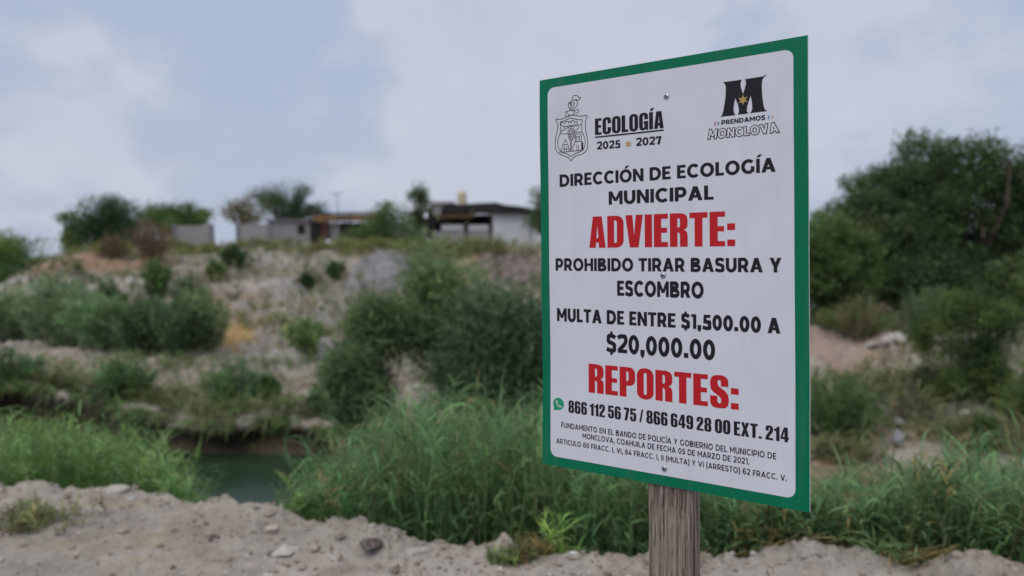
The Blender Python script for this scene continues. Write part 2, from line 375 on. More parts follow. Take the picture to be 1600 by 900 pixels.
def tree(name, label, px0, px1, ytop, ybot, pxb, Y, color, group=None, cat='tree', nclump=60, nleaf=120, leaf=.17, clump=.17, lobes=None, ybase=None, depth=1., aspect=.55,
         bare=0, twig=M_bark, parts=('crown', 'trunk'), trunk_r=None, gap=0., color2=None):
    """a tree whose crown fills photo columns px0..px1 and rows ytop..ybot at distance Y and whose foot is at column pxb"""
    A = at(px0, ybot, Y); B = at(px1, ytop, Y)
    c = (A + B) / 2; rx = abs(B[0] - A[0]) / 2; rz = abs(B[2] - A[2]) / 2; ry = rx * depth
    f = at(pxb, ybase or ybot, Y); f[2] = gz(f[0], f[1]) - .05
    t = thing(name, f, label, cat, group)
    lob = lobes or [(0, 0, 0, .8)]
    cen = []
    w = np.array([l[3] ** 2 for l in lob]); w = w / w.sum()
    for l, ww in zip(lob, w):
        m_ = max(3, int(nclump * ww * 1.5)); q = pts_in(m_)
        q = q * l[3] + np.array([l[0], RNG.uniform(-.25, .25), l[1]])
        cen.append(q)
    cen = np.concatenate(cen); cen = c + np.clip(cen, -1.05, 1.05) * np.array([rx, ry, rz])
    keep = RNG.random(len(cen)) > gap; cen = cen[keep]
    cs = clump * min(rx, rz) * 2
    k = np.exp(RNG.normal(0, .35, len(cen)))
    ci = np.repeat(np.arange(len(cen)), np.maximum(6, (nleaf * k).astype(int)))
    sd = cs * np.exp(RNG.normal(0, .25, len(cen)))[ci][:, None]
    off = np.clip(RNG.normal(0, .55, (len(ci), 3)), -1.0, 1.0) * sd * np.array([1, 1, .85])
    P = cen[ci] + off
    D = unit(off) * .8 + RNG.normal(0, .6, (len(ci), 3)) + np.array([0, 0, -.1])
    ct = tints(len(cen), color, .16, .08)
    if color2 is not None:
        s2 = RNG.random(len(cen)) < .35; ct[s2] = tints(int(s2.sum()), color2, .16, .08)
    T_ = ct[ci] * np.exp(RNG.normal(0, .18, (len(ci), 1)))
    leaves(P, D, leaf, aspect, T_, parts[0], t)
    mb = MB(); r0 = trunk_r or max(.04, rx * .07)
    fork = f + (c - f) * .45 + np.array([0, 0, -.1 * rz]); fork[2] = max(fork[2], f[2] + .25 * (c[2] - f[2]))
    mid = (f + fork) / 2 + np.array([RNG.normal(0, .06) * rx, 0, 0])
    mb.tube([f, mid, fork], [r0 * 1.25, r0, r0 * .8], 7)
    for i in RNG.permutation(len(cen))[:min(len(cen), 16 + bare)]:
        e = cen[i]; m1 = fork + (e - fork) * .5 + np.array([RNG.normal(0, .08), RNG.normal(0, .08), .12]) * rx
        mb.tube([fork, m1, e], [r0 * .55, r0 * .3, r0 * .07], 5)
        for _ in range(2 + (3 if bare else 0)):
            e2 = e + RNG.normal(0, .5, 3) * cs * (1.3 if bare else 1) + np.array([0, 0, cs * .4]); mb.tube([m1 + (e - m1) * RNG.uniform(.2, .8), e2], [r0 * .15, r0 * .04], 4)
    mb.build(parts[1], twig, t)
    return t

def shrub(name, label, px0, px1, ytop, ybase, Y, color, group=None, cat='shrub', nb=40, nleaf=40, leaf=.12, aspect=.35, dense=1., lean=0., parts=('foliage', 'stems'), twig=M_bark, color2=None, round_=.5, depth=.9, droop=.0):
    """a bush: stems fanning up from the foot, leaves along them, between photo columns px0..px1, top row ytop"""
    Y = hitY((px0 + px1) / 2, ybase, Y)
    b = at((px0 + px1) / 2, ybase, Y); x = b[0]; b[2] = gz(x, b[1])
    A = at(px0, ybase, Y); B = at(px1, ytop, Y); rx = abs(B[0] - A[0]) / 2; h = max(.1, B[2] - b[2])
    t = thing(name, b - np.array([0, 0, .03]), label, cat, group)
    Ps = []; Ds = []; Ts = []; mb = MB()
    for i in range(nb):
        an = RNG.uniform(0, 2 * math.pi); q = RNG.uniform(0, 1) ** .6
        hh = h * (1 - round_ * q ** 2) * RNG.uniform(.55, 1.0)
        foot = b + np.array([math.cos(an) * rx * q * .45, math.sin(an) * rx * depth * q * .45, 0]); foot[2] = min(foot[2], gz(foot[0], foot[1])) - .03
        tip = b + np.array([math.cos(an) * rx * q + lean * h, math.sin(an) * rx * depth * q, hh])
        mid = (foot + tip) / 2 + np.array([0, 0, .12 * h]) + RNG.normal(0, .04, 3) * h
        s = RNG.uniform(.12, 1.02, nleaf)[:, None]
        P = (1 - s) ** 2 * foot + 2 * s * (1 - s) * mid + s * s * tip
        tg = unit(2 * (1 - s) * (mid - foot) + 2 * s * (tip - mid))
        Ps.append(P + RNG.normal(0, .045, P.shape) * h * dense); Ds.append(tg * .7 + RNG.normal(0, .5, P.shape) - np.array([0, 0, droop]))
        cc = color2 if (color2 is not None and RNG.random() < .4) else color
        Ts.append(tints(1, cc, .2, .08) * np.exp(RNG.normal(0, .18, (nleaf, 1))))
        if i % 3 == 0: mb.tube([foot, mid, tip], [.012 * h + .004, .008 * h + .003, .003 * h + .001], 4)
    leaves(np.concatenate(Ps), np.concatenate(Ds), leaf, aspect, np.concatenate(Ts), parts[0], t)
    mb.build(parts[1], twig, t)
    return t

def blades(P0, H, nleaf, llen, lw, color, up=.8, color2=None, f2=.0, lean=.16, stem=True):
    """upright grass: stems with long arching leaves; returns verts, faces, tints"""
    n = len(P0)
    ln = RNG.normal(0, lean, (n, 2)) * H[:, None]
    topv = np.concatenate([ln, H[:, None]], 1)
    ct = tints(n, color, .2, .08)
    if color2 is not None:
        s2 = RNG.random(n) < f2; ct[s2] = tints(int(s2.sum()), color2, .2, .08)
    ii = np.repeat(np.arange(n), nleaf); m = len(ii)
    s = RNG.uniform(.12, 1., m) ** .8
    cur = (s ** 1.6)[:, None] * np.array([1, 1, 0]) + s[:, None] * np.array([0, 0, 1])
    B = P0[ii] + topv[ii] * cur
    an = RNG.uniform(0, 2 * math.pi, m); hd = np.stack([np.cos(an), np.sin(an), np.zeros(m)], 1)
    L = llen * RNG.uniform(.5, 1.25, m) * np.clip(H[ii] / H.mean(), .5, 1.4)
    e0 = RNG.uniform(.55, 1.35, m) * up
    seg = 4; V = []; pos = B.copy(); el = e0.copy()
    side = np.stack([-np.sin(an), np.cos(an), np.zeros(m)], 1)
    side = unit(side + RNG.normal(0, .35, side.shape))
    wk = [.55, 1., .85, .5, .06]; drop = RNG.uniform(.06, .52, m)
    for k in range(seg + 1):
        w = (lw * wk[k] * RNG.uniform(.8, 1.2, m))[:, None] * .5
        V.append(pos - side * w); V.append(pos + side * w)
        d = hd * np.cos(el)[:, None] + np.array([0, 0, 1]) * np.sin(el)[:, None]
        pos = pos + d * (L / seg)[:, None]; el = el - drop
    V = np.stack(V, 1)                                   # m, 2(seg+1), 3
    k = 2 * (seg + 1); base = (np.arange(m) * k)[:, None]
    F = np.concatenate([base + np.array([2 * j, 2 * j + 1, 2 * j + 3, 2 * j + 2]) for j in range(seg)], 0)
    Tt = np.repeat((ct[ii] * np.exp(RNG.normal(0, .2, (m, 1)))), k, 0)
    V = V.reshape(-1, 3)
    if stem:
        sv = []; 
        for q in (0, .5, 1.):
            c = P0 + topv * np.array([q ** 1.6, q ** 1.6, q]); w = .0035 * (1.2 - q) + .0008
            a2 = RNG.uniform(0, 3.14, n) if q == 0 else a2
            sd_ = np.stack([np.cos(a2), np.sin(a2), np.zeros(n)], 1) * w; sv += [c - sd_, c + sd_]
        sv = np.stack(sv, 1).reshape(-1, 3); o = len(V); bb = (np.arange(n) * 6 + o)[:, None]
        F = np.concatenate([F, bb + np.array([0, 1, 3, 2]), bb + np.array([2, 3, 5, 4])], 0)
        V = np.concatenate([V, sv]); Tt = np.concatenate([Tt, np.repeat(ct * 1.05, 6, 0)])
    return V, F, Tt

# tall grass and reeds on the near side of the river: the height of the stand along the bank
RP = [-250, 0, 50, 110, 160, 210, 260, 285, 320, 400, 440, 490, 545, 620, 700, 770, 850, 940, 1050, 1180, 1262, 1320, 1350, 1420, 1450, 1520, 1580, 1640, 1900]
RT_ = [640, 646, 640, 655, 652, 672, 690, 735, 800, 800, 778, 718, 660, 618, 612, 622, 628, 684, 715, 730, 728, 712, 722, 712, 690, 684, 705, 690, 690]
def stand(name, label_kind, pxa, pxb, n, dmin, dmax, hmin, hmax, nleaf, llen, lw, color, color2=None, f2=.0, edge_bias=1.6, lean=.14, up=.9):
    px = RNG.uniform(pxa, pxb, n); th = np.arctan((px - 800) / FPX)
    t = np.clip(th, TH[0], TH[-1]); eY = np.interp(t, TH, KY[:, 0])
    Y = eY + dmin + (dmax - dmin) * RNG.random(n) ** edge_bias
    x = Y * np.tan(th); g = gzv(x, Y)
    hor = 400 + .0135 * (800 - px)
    zt = EYE - (np.interp(px, RP, RT_) + np.interp(px, [0, 300, 500, 900, 1200, 1600], [22, 28, 20, 24, 42, 42]) - hor) * Y / FPX
    zt += (fbm(px * .03, Y * 2.0, 3, 71) * .5) * .5
    h = np.clip((zt - g) * RNG.uniform(.62, 1.05, n), hmin, hmax)
    ok = (g > ZW - .25) & ((zt - g) > hmin * .8)
    P = np.stack([x, Y, g - .02], 1)[ok]; h = h[ok]
    V, F, T_ = blades(P, h, nleaf, llen, lw, color, up, color2, f2, lean)
    o = mk(name, V, F, M_leaf, tint=T_)
    return tag(o, kind='stuff')
R_NEAR = (.070, .116, .060); R_MID = (.066, .113, .056); R_LEFT = (.082, .130, .058)
stand('tall_grass', '', 1040, 1760, 2500, .12, 2.6, .25, 1.5, 11, .22, .0125, R_NEAR, (.13, .115, .06), .12)
stand('tall_grass', '', 415, 1080, 3100, .2, 4.2, .25, 2.2, 12, .23, .0135, R_MID, (.115, .11, .06), .10, edge_bias=1.2)
stand('tall_grass', '', -260, 272, 2300, .3, 3.4, .2, 1.8, 12, .20, .0135, R_LEFT, G_BRIGHT, .3, edge_bias=1.1)
stand('low_weeds', '', 250, 480, 420, .25, 2.4, .08, .45, 9, .16, .016, R_LEFT, G_BRIGHT, .3, edge_bias=1.2)

# far-bank short grass and weeds: nobody could count the tufts
def weeds(name, spec, n, hh, llen, lw, color, color2=None, f2=.4, nleaf=5):
    P = []
    for px, py, Y, sx, sy, k in spec:
        c = at(px, py, hitY(px, py, Y)); m = int(n * k); a = RNG.normal(0, .5, (m, 2)) * np.array([sx, sy]) + c[:2]
        P.append(a)
    P = np.concatenate(P); g = gzv(P[:, 0], P[:, 1])
    V, F, T_ = blades(np.concatenate([P, g[:, None] - .02], 1), hh * RNG.uniform(.4, 1.2, len(P)), nleaf, llen, lw, color, .9, color2, f2, .2, stem=False)
    return tag(mk(name, V, F, M_leaf, tint=T_), kind='stuff')
weeds('bank_grass', [(60, 590, 18.5, 4, 1.5, 1), (150, 580, 20, 3, 2, .8), (250, 575, 20.5, 3, 1.6, .8), (330, 580, 20, 3.4, 1.5, .8), (300, 640, 16, 3, .8, .7), (450, 570, 22, 4, 1.6, .8), (130, 640, 16.4, 3, .6, .8), (470, 650, 15.5, 2, .7, .5), (215, 634, 16, 1.6, .4, .6), (360, 652, 15.4, 1.8, .35, .6), (455, 658, 15.2, 1.2, .35, .5), (30, 600, 17.2, 3, .35, 1), (110, 612, 16.7, 3, .35, 1), (170, 626, 16.3, 2, .3, .6), (60, 606, 17, 4, .3, 1)],
      150, .28, .3, .03, (.075, .08, .044), G_MID, .35)
hx = RNG.uniform(-.62, -.20, 300); hx = hx[vnoise(hx * 40, hx * 3, 91) > -.12]
hY = np.interp(hx, TH, KY[:, 5]); hr = hY / np.cos(hx); hl = np.interp(hx, TT[:, 0], np.max(lip, 1)) * 1.35
hP = np.stack([(hr - hl + .06) * np.sin(hx), (hr - hl + .06) * np.cos(hx), np.interp(hx, TH, KZ[:, 5]) + .02], 1)
V, F, T_ = blades(hP, RNG.uniform(.06, .2, len(hP)), 8, .42, .03, (.066, .080, .042), -.05, G_MID, .45, .5, stem=False)
tag(mk('hanging_grass', V, F, M_leaf, tint=T_), kind='stuff')
weeds('slope_grass', [(180, 395, 41, 5, 1.2, 1), (290, 392, 42, 4, 1, 1), (420, 388, 42.5, 8, 1, 1.4), (560, 392, 42, 5, 1, 1), (720, 392, 41.5, 6, 1.5, 1.2), (470, 520, 27, 3, 2, .5), (680, 400, 40, 4, 2, .8)],
      320, .38, .4, .05, (.095, .09, .05), G_OLIVE, .5)
weeds('bank_grass', [(1400, 600, 17.5, 2.5, 1.5, 1), (1480, 605, 17, 1.2, .8, 1), (1310, 722, 11.5, .7, .6, .5), (1590, 690, 12.5, 1.2, 1.2, .8), (1430, 500, 25, 3, 1.5, .8), (1530, 690, 12.2, 1.2, .8, .6)],
      330, .32, .3, .025, (.066, .080, .042), (.10, .095, .054), .4)

weeds('slope_scrub', [(300, 440, 33, 3.5, 1.2, 1), (350, 412, 37, 2.5, 1.2, .8), (230, 470, 31, 3, 1.5, .8), (130, 440, 33, 2.5, 1.5, .8), (415, 480, 30, 2.5, 1.5, .5), (500, 450, 34, 2, 2, .6), (520, 500, 29, 2.5, 1.5, .6), (440, 420, 38, 3, 2, .5),
      (560, 470, 32, 2, 1.5, .6), (610, 520, 27, 2.4, 1.6, .7), (700, 430, 37, 3, 2.5, .8), (780, 400, 40, 3, 1.5, .8), (160, 520, 26, 4, .8, .6), (80, 430, 35, 2, 1.5, .7), (950, 470, 30, 5, 3, 1.5), (1080, 520, 25, 4, 2.5, 1.5), (1180, 500, 26, 4, 2, 1.5), (1000, 600, 17, 3, 2, 1.2), (1150, 620, 16, 3, 2, 1.2)], 95, .55, .42, .05, (.062, .078, .042), (.10, .09, .055), .45, nleaf=7)
weeds('right_bank_scrub', [(1300, 515, 23, 2.5, 1, 1), (1380, 505, 24, 2.5, .8, 1), (1460, 560, 19, 2, .8, 1), (1500, 630, 15.5, 1.5, .7, 1), (1600, 610, 15.5, 1.5, 1, 1), (1440, 640, 14.8, 1.5, .7, .7), (1590, 560, 19, 2, 1, .8)], 75, .4, .34, .03, (.055, .078, .040), (.10, .10, .055), .35, nleaf=7)

# --- trees along the crest of the far bank
LB2 = [(-.45, -.1, 0, .6), (.4, -.05, 0, .62), (0, .35, 0, .6)]
GT = 'trees along the top of the far bank'
tree('leafy_tree', 'dark dense round-crowned tree standing at the left end of the grey block walls', 124, 222, 304, 398, 172, 47, (.026, .048, .024), GT, nclump=70, nleaf=140, leaf=.16, lobes=[(0, .1, 0, .85), (-.35, -.4, 0, .5), (.45, -.35, 0, .5)])
tree('leafy_tree', 'mid green spreading tree with two humps, behind the separate short length of grey block wall', 208, 334, 306, 368, 268, 58, G_MID, GT, nclump=60, nleaf=130, leaf=.18, lobes=[(-.45, .1, 0, .5), (.45, 0, 0, .55), (0, -.4, 0, .6)], ybase=386)
tree('leafy_tree', 'thin olive tree with a ragged tuft on top, just left of the dark round tree', 92, 140, 330, 402, 116, 49, (.07, .095, .04), GT, nclump=30, nleaf=60, leaf=.2, lobes=[(.0, -.3, 0, .75), (-.45, .75, 0, .28)])
tree('leafy_tree', 'broad bushy tree with a yellow-green patch, at the left edge of the photo', -60, 84, 352, 450, 20, 43, (.055, .085, .032), GT, nclump=70, nleaf=130, leaf=.16, color2=(.085, .11, .03), lobes=[(-.4, .1, 0, .6), (.25, .05, 0, .65), (.7, -.5, 0, .4), (-.2, -.5, 0, .6)])
tree('leafy_tree', 'low dark bushy tree on the descending left end of the slope, below the yellow-patched tree', -30, 105, 400, 470, 35, 39, G_DARK, GT, nclump=50, nleaf=70, leaf=.18)
tree('sparse_tree', 'sparse yellowish tree with bare grey twigs above the middle of the block wall', 338, 412, 288, 352, 376, 56, (.085, .082, .038), GT, nclump=26, nleaf=36, leaf=.2, lobes=[(.2, -.4, 0, .7), (-.3, -.2, 0, .5), (.5, .1, 0, .4)], bare=14, ybase=386, twig=M_drybark)
tree('leafy_tree', 'dark green tree with a two-peaked crown rising behind the grey house with a window', 392, 498, 282, 348, 450, 62, (.032, .055, .028), GT, nclump=56, nleaf=130, leaf=.17, lobes=[(-.5, .25, 0, .42), (.38, .35, 0, .42), (0, -.45, 0, .75), (.7, -.5, 0, .4)], ybase=384, gap=.1)
tree('leafy_tree', 'feathery green tree standing in front of the rust-edged shed', 540, 648, 316, 396, 596, 47, (.060, .092, .042), GT, nclump=62, nleaf=70, leaf=.17, color2=G_DARK, lobes=[(.25, .35, 0, .6), (-.1, -.35, 0, .65), (-.6, -.55, 0, .4), (.6, -.4, 0, .45)])
tree('leafy_tree', 'narrow upright dark tree between the rust-edged shed and the black-roofed house', 628, 674, 290, 362, 652, 52, (.045, .070, .035), GT, nclump=30, nleaf=60, leaf=.18, lobes=[(.2, .45, 0, .55), (-.1, -.45, 0, .6)], ybase=386)
tree('leafy_tree', 'small dark tree overhanging the white wall beside the left edge of the sign', 806, 880, 298, 372, 850, 48, (.040, .066, .034), GT, nclump=34, nleaf=60, leaf=.18, lobes=[(.2, .5, 0, .55), (-.1, -.4, 0, .4), (.5, -.4, 0, .5)], ybase=384)
GB = 'dry brush on the far crest'
shrub('dry_brush', 'tall dry reddish-brown brush in front of the left grey block wall segment', 206, 268, 338, 408, 41.5, G_DRY, GB, nb=60, nleaf=30, leaf=.3, aspect=.14, twig=M_drybark, round_=.35)
shrub('dry_brush', 'low dry brown brush below the dark round tree', 152, 200, 362, 402, 41, (.085, .064, .044), GB, nb=40, nleaf=26, leaf=.26, aspect=.16, twig=M_drybark)
# --- shrubs on the far slope and terrace
GS = 'shrubs on the far slope'
for lab, x0, x1, yt, yb, Y, c, c2 in [
    ('dark upright shrub on the upper slope under the tall dry brown brush', 222, 266, 396, 462, 38, G_DARK, G_MID),
    ('round dark shrub topping the diagonal line of shrubs, below the gap between block walls', 344, 384, 380, 414, 40.5, G_DARK, None),
    ('small green shrub second from the top in the diagonal line of shrubs', 318, 354, 405, 434, 37.5, G_MID, None),
    ('wide dull green shrub at the lower end of the diagonal line of shrubs', 262, 328, 428, 484, 34, (.048, .075, .036), G_DARK),
    ('tiny dark round shrub alone in the middle of the bare slope', 468, 494, 425, 450, 36.5, G_DARK, None),
    ('small dark shrub at the upper left side of the grey rubble mound', 508, 542, 402, 436, 38, G_DARK, G_MID),
    ('green upright shrub on the slope left of centre, above the long thicket', 148, 198, 428, 490, 32, (.048, .082, .040), G_DARK),
    ('pale loose shrub low on the bare slope, right of the orange earth patch', 440, 506, 490, 545, 26.5, G_PALE, G_MID)]:
    shrub('shrub', lab, x0, x1, yt, yb, Y, c, GS, nb=40, nleaf=34, leaf=.17, aspect=.4, color2=c2)
GH = 'shrubs of the long thicket at the foot of the slope'
for lab, x0, x1, yt, yb, Y, c in [
    ('grey-green shrub at the left edge of the photo in the thicket under the slope', -40, 70, 446, 528, 25.5, (0.095, 0.132, 0.081)),
    ('tallest soft grey-green shrub of the long thicket under the slope', 36, 144, 426, 532, 25, (0.098, 0.139, 0.085)),
    ('broad dense shrub of the thicket just right of its tallest shrub', 100, 216, 452, 542, 24.6, (0.090, 0.132, 0.078)),
    ('middle shrub of the long thicket, darker along its foot', 172, 276, 460, 550, 24.2, (.060, .092, .052)),
    ('bushy shrub right of the middle of the long thicket', 232, 330, 458, 552, 24, (.058, .090, .050)),
    ('olive shrub ending the long thicket on its right side', 286, 356, 452, 546, 24.2, (0.104, 0.132, 0.076))]:
    shrub('thicket_shrub', lab, x0, x1, yt, yb, Y, c, GH, nb=90, nleaf=46, leaf=.26, aspect=.22, color2=G_DARK if 'darker' in lab else None, round_=.35)
GR = 'clumps on the river terrace'
for lab, x0, x1, yt, yb, Y, c in [
    ('dark green clump at the left edge of the photo on the river terrace', -50, 66, 535, 606, 18.3, G_DARK),
    ('bright green clump on the terrace edge above the left end of the water', 142, 244, 555, 622, 17, (.066, .112, .046)),
    ('large leafy clump hanging over the cut bank above the open water', 312, 418, 560, 640, 16.4, (.056, .098, .042)),
    ('small round clump at the right side of the large overhanging clump', 398, 440, 586, 624, 17.2, G_MID),
    ('low green clump at the right end of the cut bank by the willows', 480, 545, 596, 648, 15.4, (.050, .085, .040))]:
    shrub('bank_shrub', lab, x0, x1, yt, yb, Y, c, GR, nb=60, nleaf=44, leaf=.13, aspect=.3, color2=G_BLUE, round_=.6)
# --- willows in mid stream
GW = 'willow bushes at mid stream'
WS = dict(leaf=.15, aspect=.16)
def willow(lab, x0, x1, yt, yb, pxb, Y, c, c2, nclump, lobes):
    tree('willow', lab, x0, x1, yt, yb, pxb, Y, c, GW, 'bush', nclump=int(nclump * 1.5), nleaf=66, leaf=.2, aspect=.14, clump=.15, gap=.14, lobes=lobes, color2=c2, parts=('foliage', 'stems'), trunk_r=.05, ybase=690, depth=.7)
willow('tallest willow bush with a pale green rounded top, right behind the reeds', 612, 800, 384, 690, 715, 12.6, (.092, .128, .066), (.066, .098, .052), 120, [(-.3, .74, 0, .30), (-.2, .5, 0, .38), (.2, .3, 0, .45), (.1, -.2, 0, .6), (.5, 0, 0, .5), (-.35, .15, 0, .35)])
willow('lower rounded willow bush left of the tallest one, with a gap beneath its crown', 538, 660, 466, 640, 610, 12.0, (.076, .110, .060), (.056, .084, .046), 80, [(-.2, .45, 0, .48), (.3, .45, 0, .45), (-.6, -.35, 0, .4), (-.45, -.7, 0, .4)])
willow('broad leftmost willow bush leaning over the water', 508, 610, 530, 690, 580, 11.5, (.072, .106, .060), (.058, .086, .046), 70, [(-.2, .2, 0, .6), (.1, -.4, 0, .6)])
willow('dark shadowy willow bush between the tallest willow and the sign', 686, 880, 430, 690, 770, 11.8, (.058, .090, .054), (.076, .112, .074), 160, [(-.2, .35, 0, .5), (.35, .3, 0, .5), (-.4, -.1, 0, .45), (.3, -.2, 0, .5), (.7, -.5, 0, .4)])
# --- right side
GQ = 'trees behind the right part of the far bank'
tree('large_tree', 'largest tree, dark green with a feathery broken top, at the upper right', 1380, 1690, 200, 492, 1500, 27.5, (.032, .052, .025), GQ, nclump=330, nleaf=130, leaf=.17, clump=.066, color2=(.048, .076, .032),
     lobes=[(-.55, .66, 0, .30), (-.15, .55, 0, .33), (.25, .38, 0, .36), (.62, .22, 0, .32), (-.6, .15, 0, .38), (-.1, 0, 0, .5), (.45, -.15, 0, .48), (-.45, -.5, 0, .45), (.2, -.6, 0, .45), (.65, -.55, 0, .4), (-.75, .35, 0, .3), (-.8, -.1, 0, .35)], gap=.08, bare=10, aspect=.45)
tree('large_tree', 'lighter thin-leaved tree with see-through branches at the left of the largest tree', 1268, 1466, 238, 480, 1370, 26.5, (.056, .084, .040), GQ, nclump=210, nleaf=100, leaf=.15, clump=.062, color2=(.042, .065, .034),
     lobes=[(-.6, .05, 0, .36), (-.1, .42, 0, .4), (.5, .55, 0, .42), (-.2, -.1, 0, .5), (.4, -.2, 0, .5), (-.6, -.3, 0, .3)], gap=.12, bare=22, aspect=.4)
tree('large_tree', 'low yellow-green tree right beside the sign edge in front of the darker trees', 1190, 1370, 322, 500, 1300, 25, (.052, .080, .032), GQ, nclump=130, nleaf=140, leaf=.16, clump=.09, color2=G_MID)
tree('large_tree', 'dark low tree filling the shade under the largest tree', 1350, 1540, 360, 500, 1450, 26, (.034, .056, .028), GQ, nclump=130, nleaf=150, leaf=.15, clump=.13)
tree('large_tree', 'bushy tree at the right edge of the photo below the largest crown', 1530, 1700, 385, 500, 1600, 24.5, (.050, .078, .038), GQ, nclump=140, nleaf=140, leaf=.14, clump=.12, color2=(.07, .10, .042))
tree('small_tree', 'small leaning dark tree on the right bank, its crown yellow-green on top', 1418, 1596, 458, 640, 1536, 15.2, (.032, .056, .024), None, nclump=130, nleaf=120, leaf=.065, clump=.085, color2=(.066, .090, .028),
     lobes=[(.1, .6, 0, .42), (-.45, .35, 0, .42), (.55, .55, 0, .35), (.35, 0, 0, .42), (.3, -.5, 0, .42), (.5, -.75, 0, .35)], ybase=655, trunk_r=.06, aspect=.5)
GV = 'bushes on the right bank'
for lab, x0, x1, yt, yb, Y, c, kw in [
    ('broad dark bush on the right bank right beside the sign, fine shoots on top', 1236, 1392, 572, 694, 13.5, (.044, .074, .036), dict(nb=120, nleaf=60, leaf=.10, aspect=.22, color2=G_MID)),
    ('small dark upright bush in front of the trunk of the leaning tree', 1518, 1568, 640, 705, 12.6, G_DARK, dict(nb=50, nleaf=50, leaf=.06)),
    ('tiny dark round bush on the sand left of the leaning tree', 1434, 1454, 570, 602, 17.5, G_DARK, dict(nb=20, nleaf=30, leaf=.07)),
    ('green grassy bush at the left foot of the leaning tree', 1462, 1512, 572, 625, 16.8, G_BRIGHT, dict(nb=50, nleaf=40, leaf=.12, aspect=.14)),
    ('loose green bush at the right edge of the photo beside the leaning tree', 1562, 1640, 560, 676, 14.5, (.052, .085, .036), dict(nb=60, nleaf=40, leaf=.08, aspect=.4, color2=G_OLIVE)),
    ('dull brownish bush at the foot of the low yellow-green tree', 1282, 1400, 462, 522, 23.5, (.095, .085, .055), dict(nb=80, nleaf=40, leaf=.16, aspect=.2, color2=G_MID)),
    ('pale upright reedy bush under the largest tree', 1404, 1500, 440, 512, 23.5, (.070, .100, .058), dict(nb=80, nleaf=40, leaf=.2, aspect=.1)),
    ('light green bush behind the crown of the leaning tree', 1480, 1600, 438, 512, 22.5, (.058, .092, .046), dict(nb=80, nleaf=40, leaf=.16, aspect=.2))]:
    shrub('bush', lab, x0, x1, yt, yb, Y, c, GV, 'bush', **kw)

# ------------------------------------------------------------------ buildings on the far crest
def block_nodes(c0, c1):
    def f(b):
        t = nt.nodes.new('ShaderNodeTexCoord'); mp = nt.nodes.new('ShaderNodeMapping'); mp.inputs['Rotation'].default_value = (math.radians(90), 0, 0); Lk(t.outputs['Object'], mp.inputs[0])
        br = N('ShaderNodeTexBrick', i_Scale=1.0); br.inputs['Brick Width'].default_value = .4; br.inputs['Row Height'].default_value = .2; br.inputs['Mortar Size'].default_value = .012
        Lk(mp.outputs[0], br.inputs[0]); br.inputs[1].default_value = tuple(c0) + (1,); br.inputs[2].default_value = tuple(c1) + (1,); br.inputs[3].default_value = (.16, .16, .16, 1)
        n = noise(1.3, 5)
        Lk(mixc(mth('MULTIPLY', ramp(n, .35, .7), .5), br.outputs[0], (.27, .25, .24)), b.inputs['Base Color']); bump(b, br.outputs['Fac'], .3, .01)
    return f
M_block = mat('concrete_block', rough=.95, spec=.1, build=block_nodes((.34, .34, .355), (.30, .30, .315)))
M_white = mat('whitewash', (.55, .56, .6), .9, .1, varied((.49, .50, .54), (.62, .63, .67), 1.2))
M_dark = mat('charred_wood', (.035, .03, .03), .9, .1, varied((.022, .02, .02), (.06, .05, .045), 3))
M_tar = mat('black_roof_sheet', (.02, .02, .022), .7, .2, varied((.014, .014, .016), (.035, .034, .034), 2))
M_rust = mat('rusty_sheet', (.3, .16, .06), .85, .2, varied((.25, .145, .06), (.12, .075, .05), 1.4))
M_plank = mat('reddish_plank', (.15, .08, .06), .9, .1, varied((.17, .085, .06), (.08, .06, .055), 2, mapscale=(4, 1, .6)))
M_tin = mat('pale_tin_sheet', (.5, .5, .52), .6, .3, varied((.42, .42, .45), (.56, .56, .57), 1.5))
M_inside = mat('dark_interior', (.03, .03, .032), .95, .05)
M_post = mat('grey_post', (.2, .2, .22), .9, .1)
def slab(name, px0, px1, py0, py1, Y, thick, m, parent, dY=0):
    a = at(px0, py1, Y); b = at(px1, py0, Y); mb = MB()
    mb.box(((a[0] + b[0]) / 2, Y + thick / 2 + dY, (a[2] + b[2]) / 2), (b[0] - a[0], thick, b[2] - a[2])); return mb.build(name, m, parent)
def down(p, extra=.4): p = p.copy(); p[2] = gz(p[0], p[1]) - .0; return p
YB = 52.0
def wall_thing(label, px0, px1, py0, Y, posts, m=M_block, group='grey block walls on the far crest'):
    a = at(px0, 400, Y); b = at(px1, py0, Y); c = np.array([(a[0] + b[0]) / 2, Y, 0]); c[2] = min(gz(a[0], Y), gz(b[0], Y), gz(c[0], Y)) - .1
    t = thing('block_wall', c, label, 'wall', group)
    mb = MB(); mb.box((c[0], Y + .08, (c[2] + b[2]) / 2), (b[0] - a[0], .15, b[2] - c[2])); mb.build('wall_panel', m, t)
    for p in posts:
        q = at(p, py0, Y); mb = MB(); mb.box((q[0], Y + .05, (c[2] + q[2] + .06) / 2), (.24, .26, q[2] + .06 - c[2])); mb.build('pillar', M_post, t)
    return t
wall_thing('short separate length of grey block wall, left of the gap', 272, 330, 352, 50, (272, 330))
wall_thing('dark low stretch of block wall behind the dry brown brush', 184, 232, 374, 51, (184,), mat('old_block', (.12, .12, .13), .95, .1, varied((.10, .10, .11), (.16, .155, .16), 2)))
wall_thing('longer grey block wall to the right of the gap, below the yellowish tree', 370, 420, 350, 50.5, (371, 420))
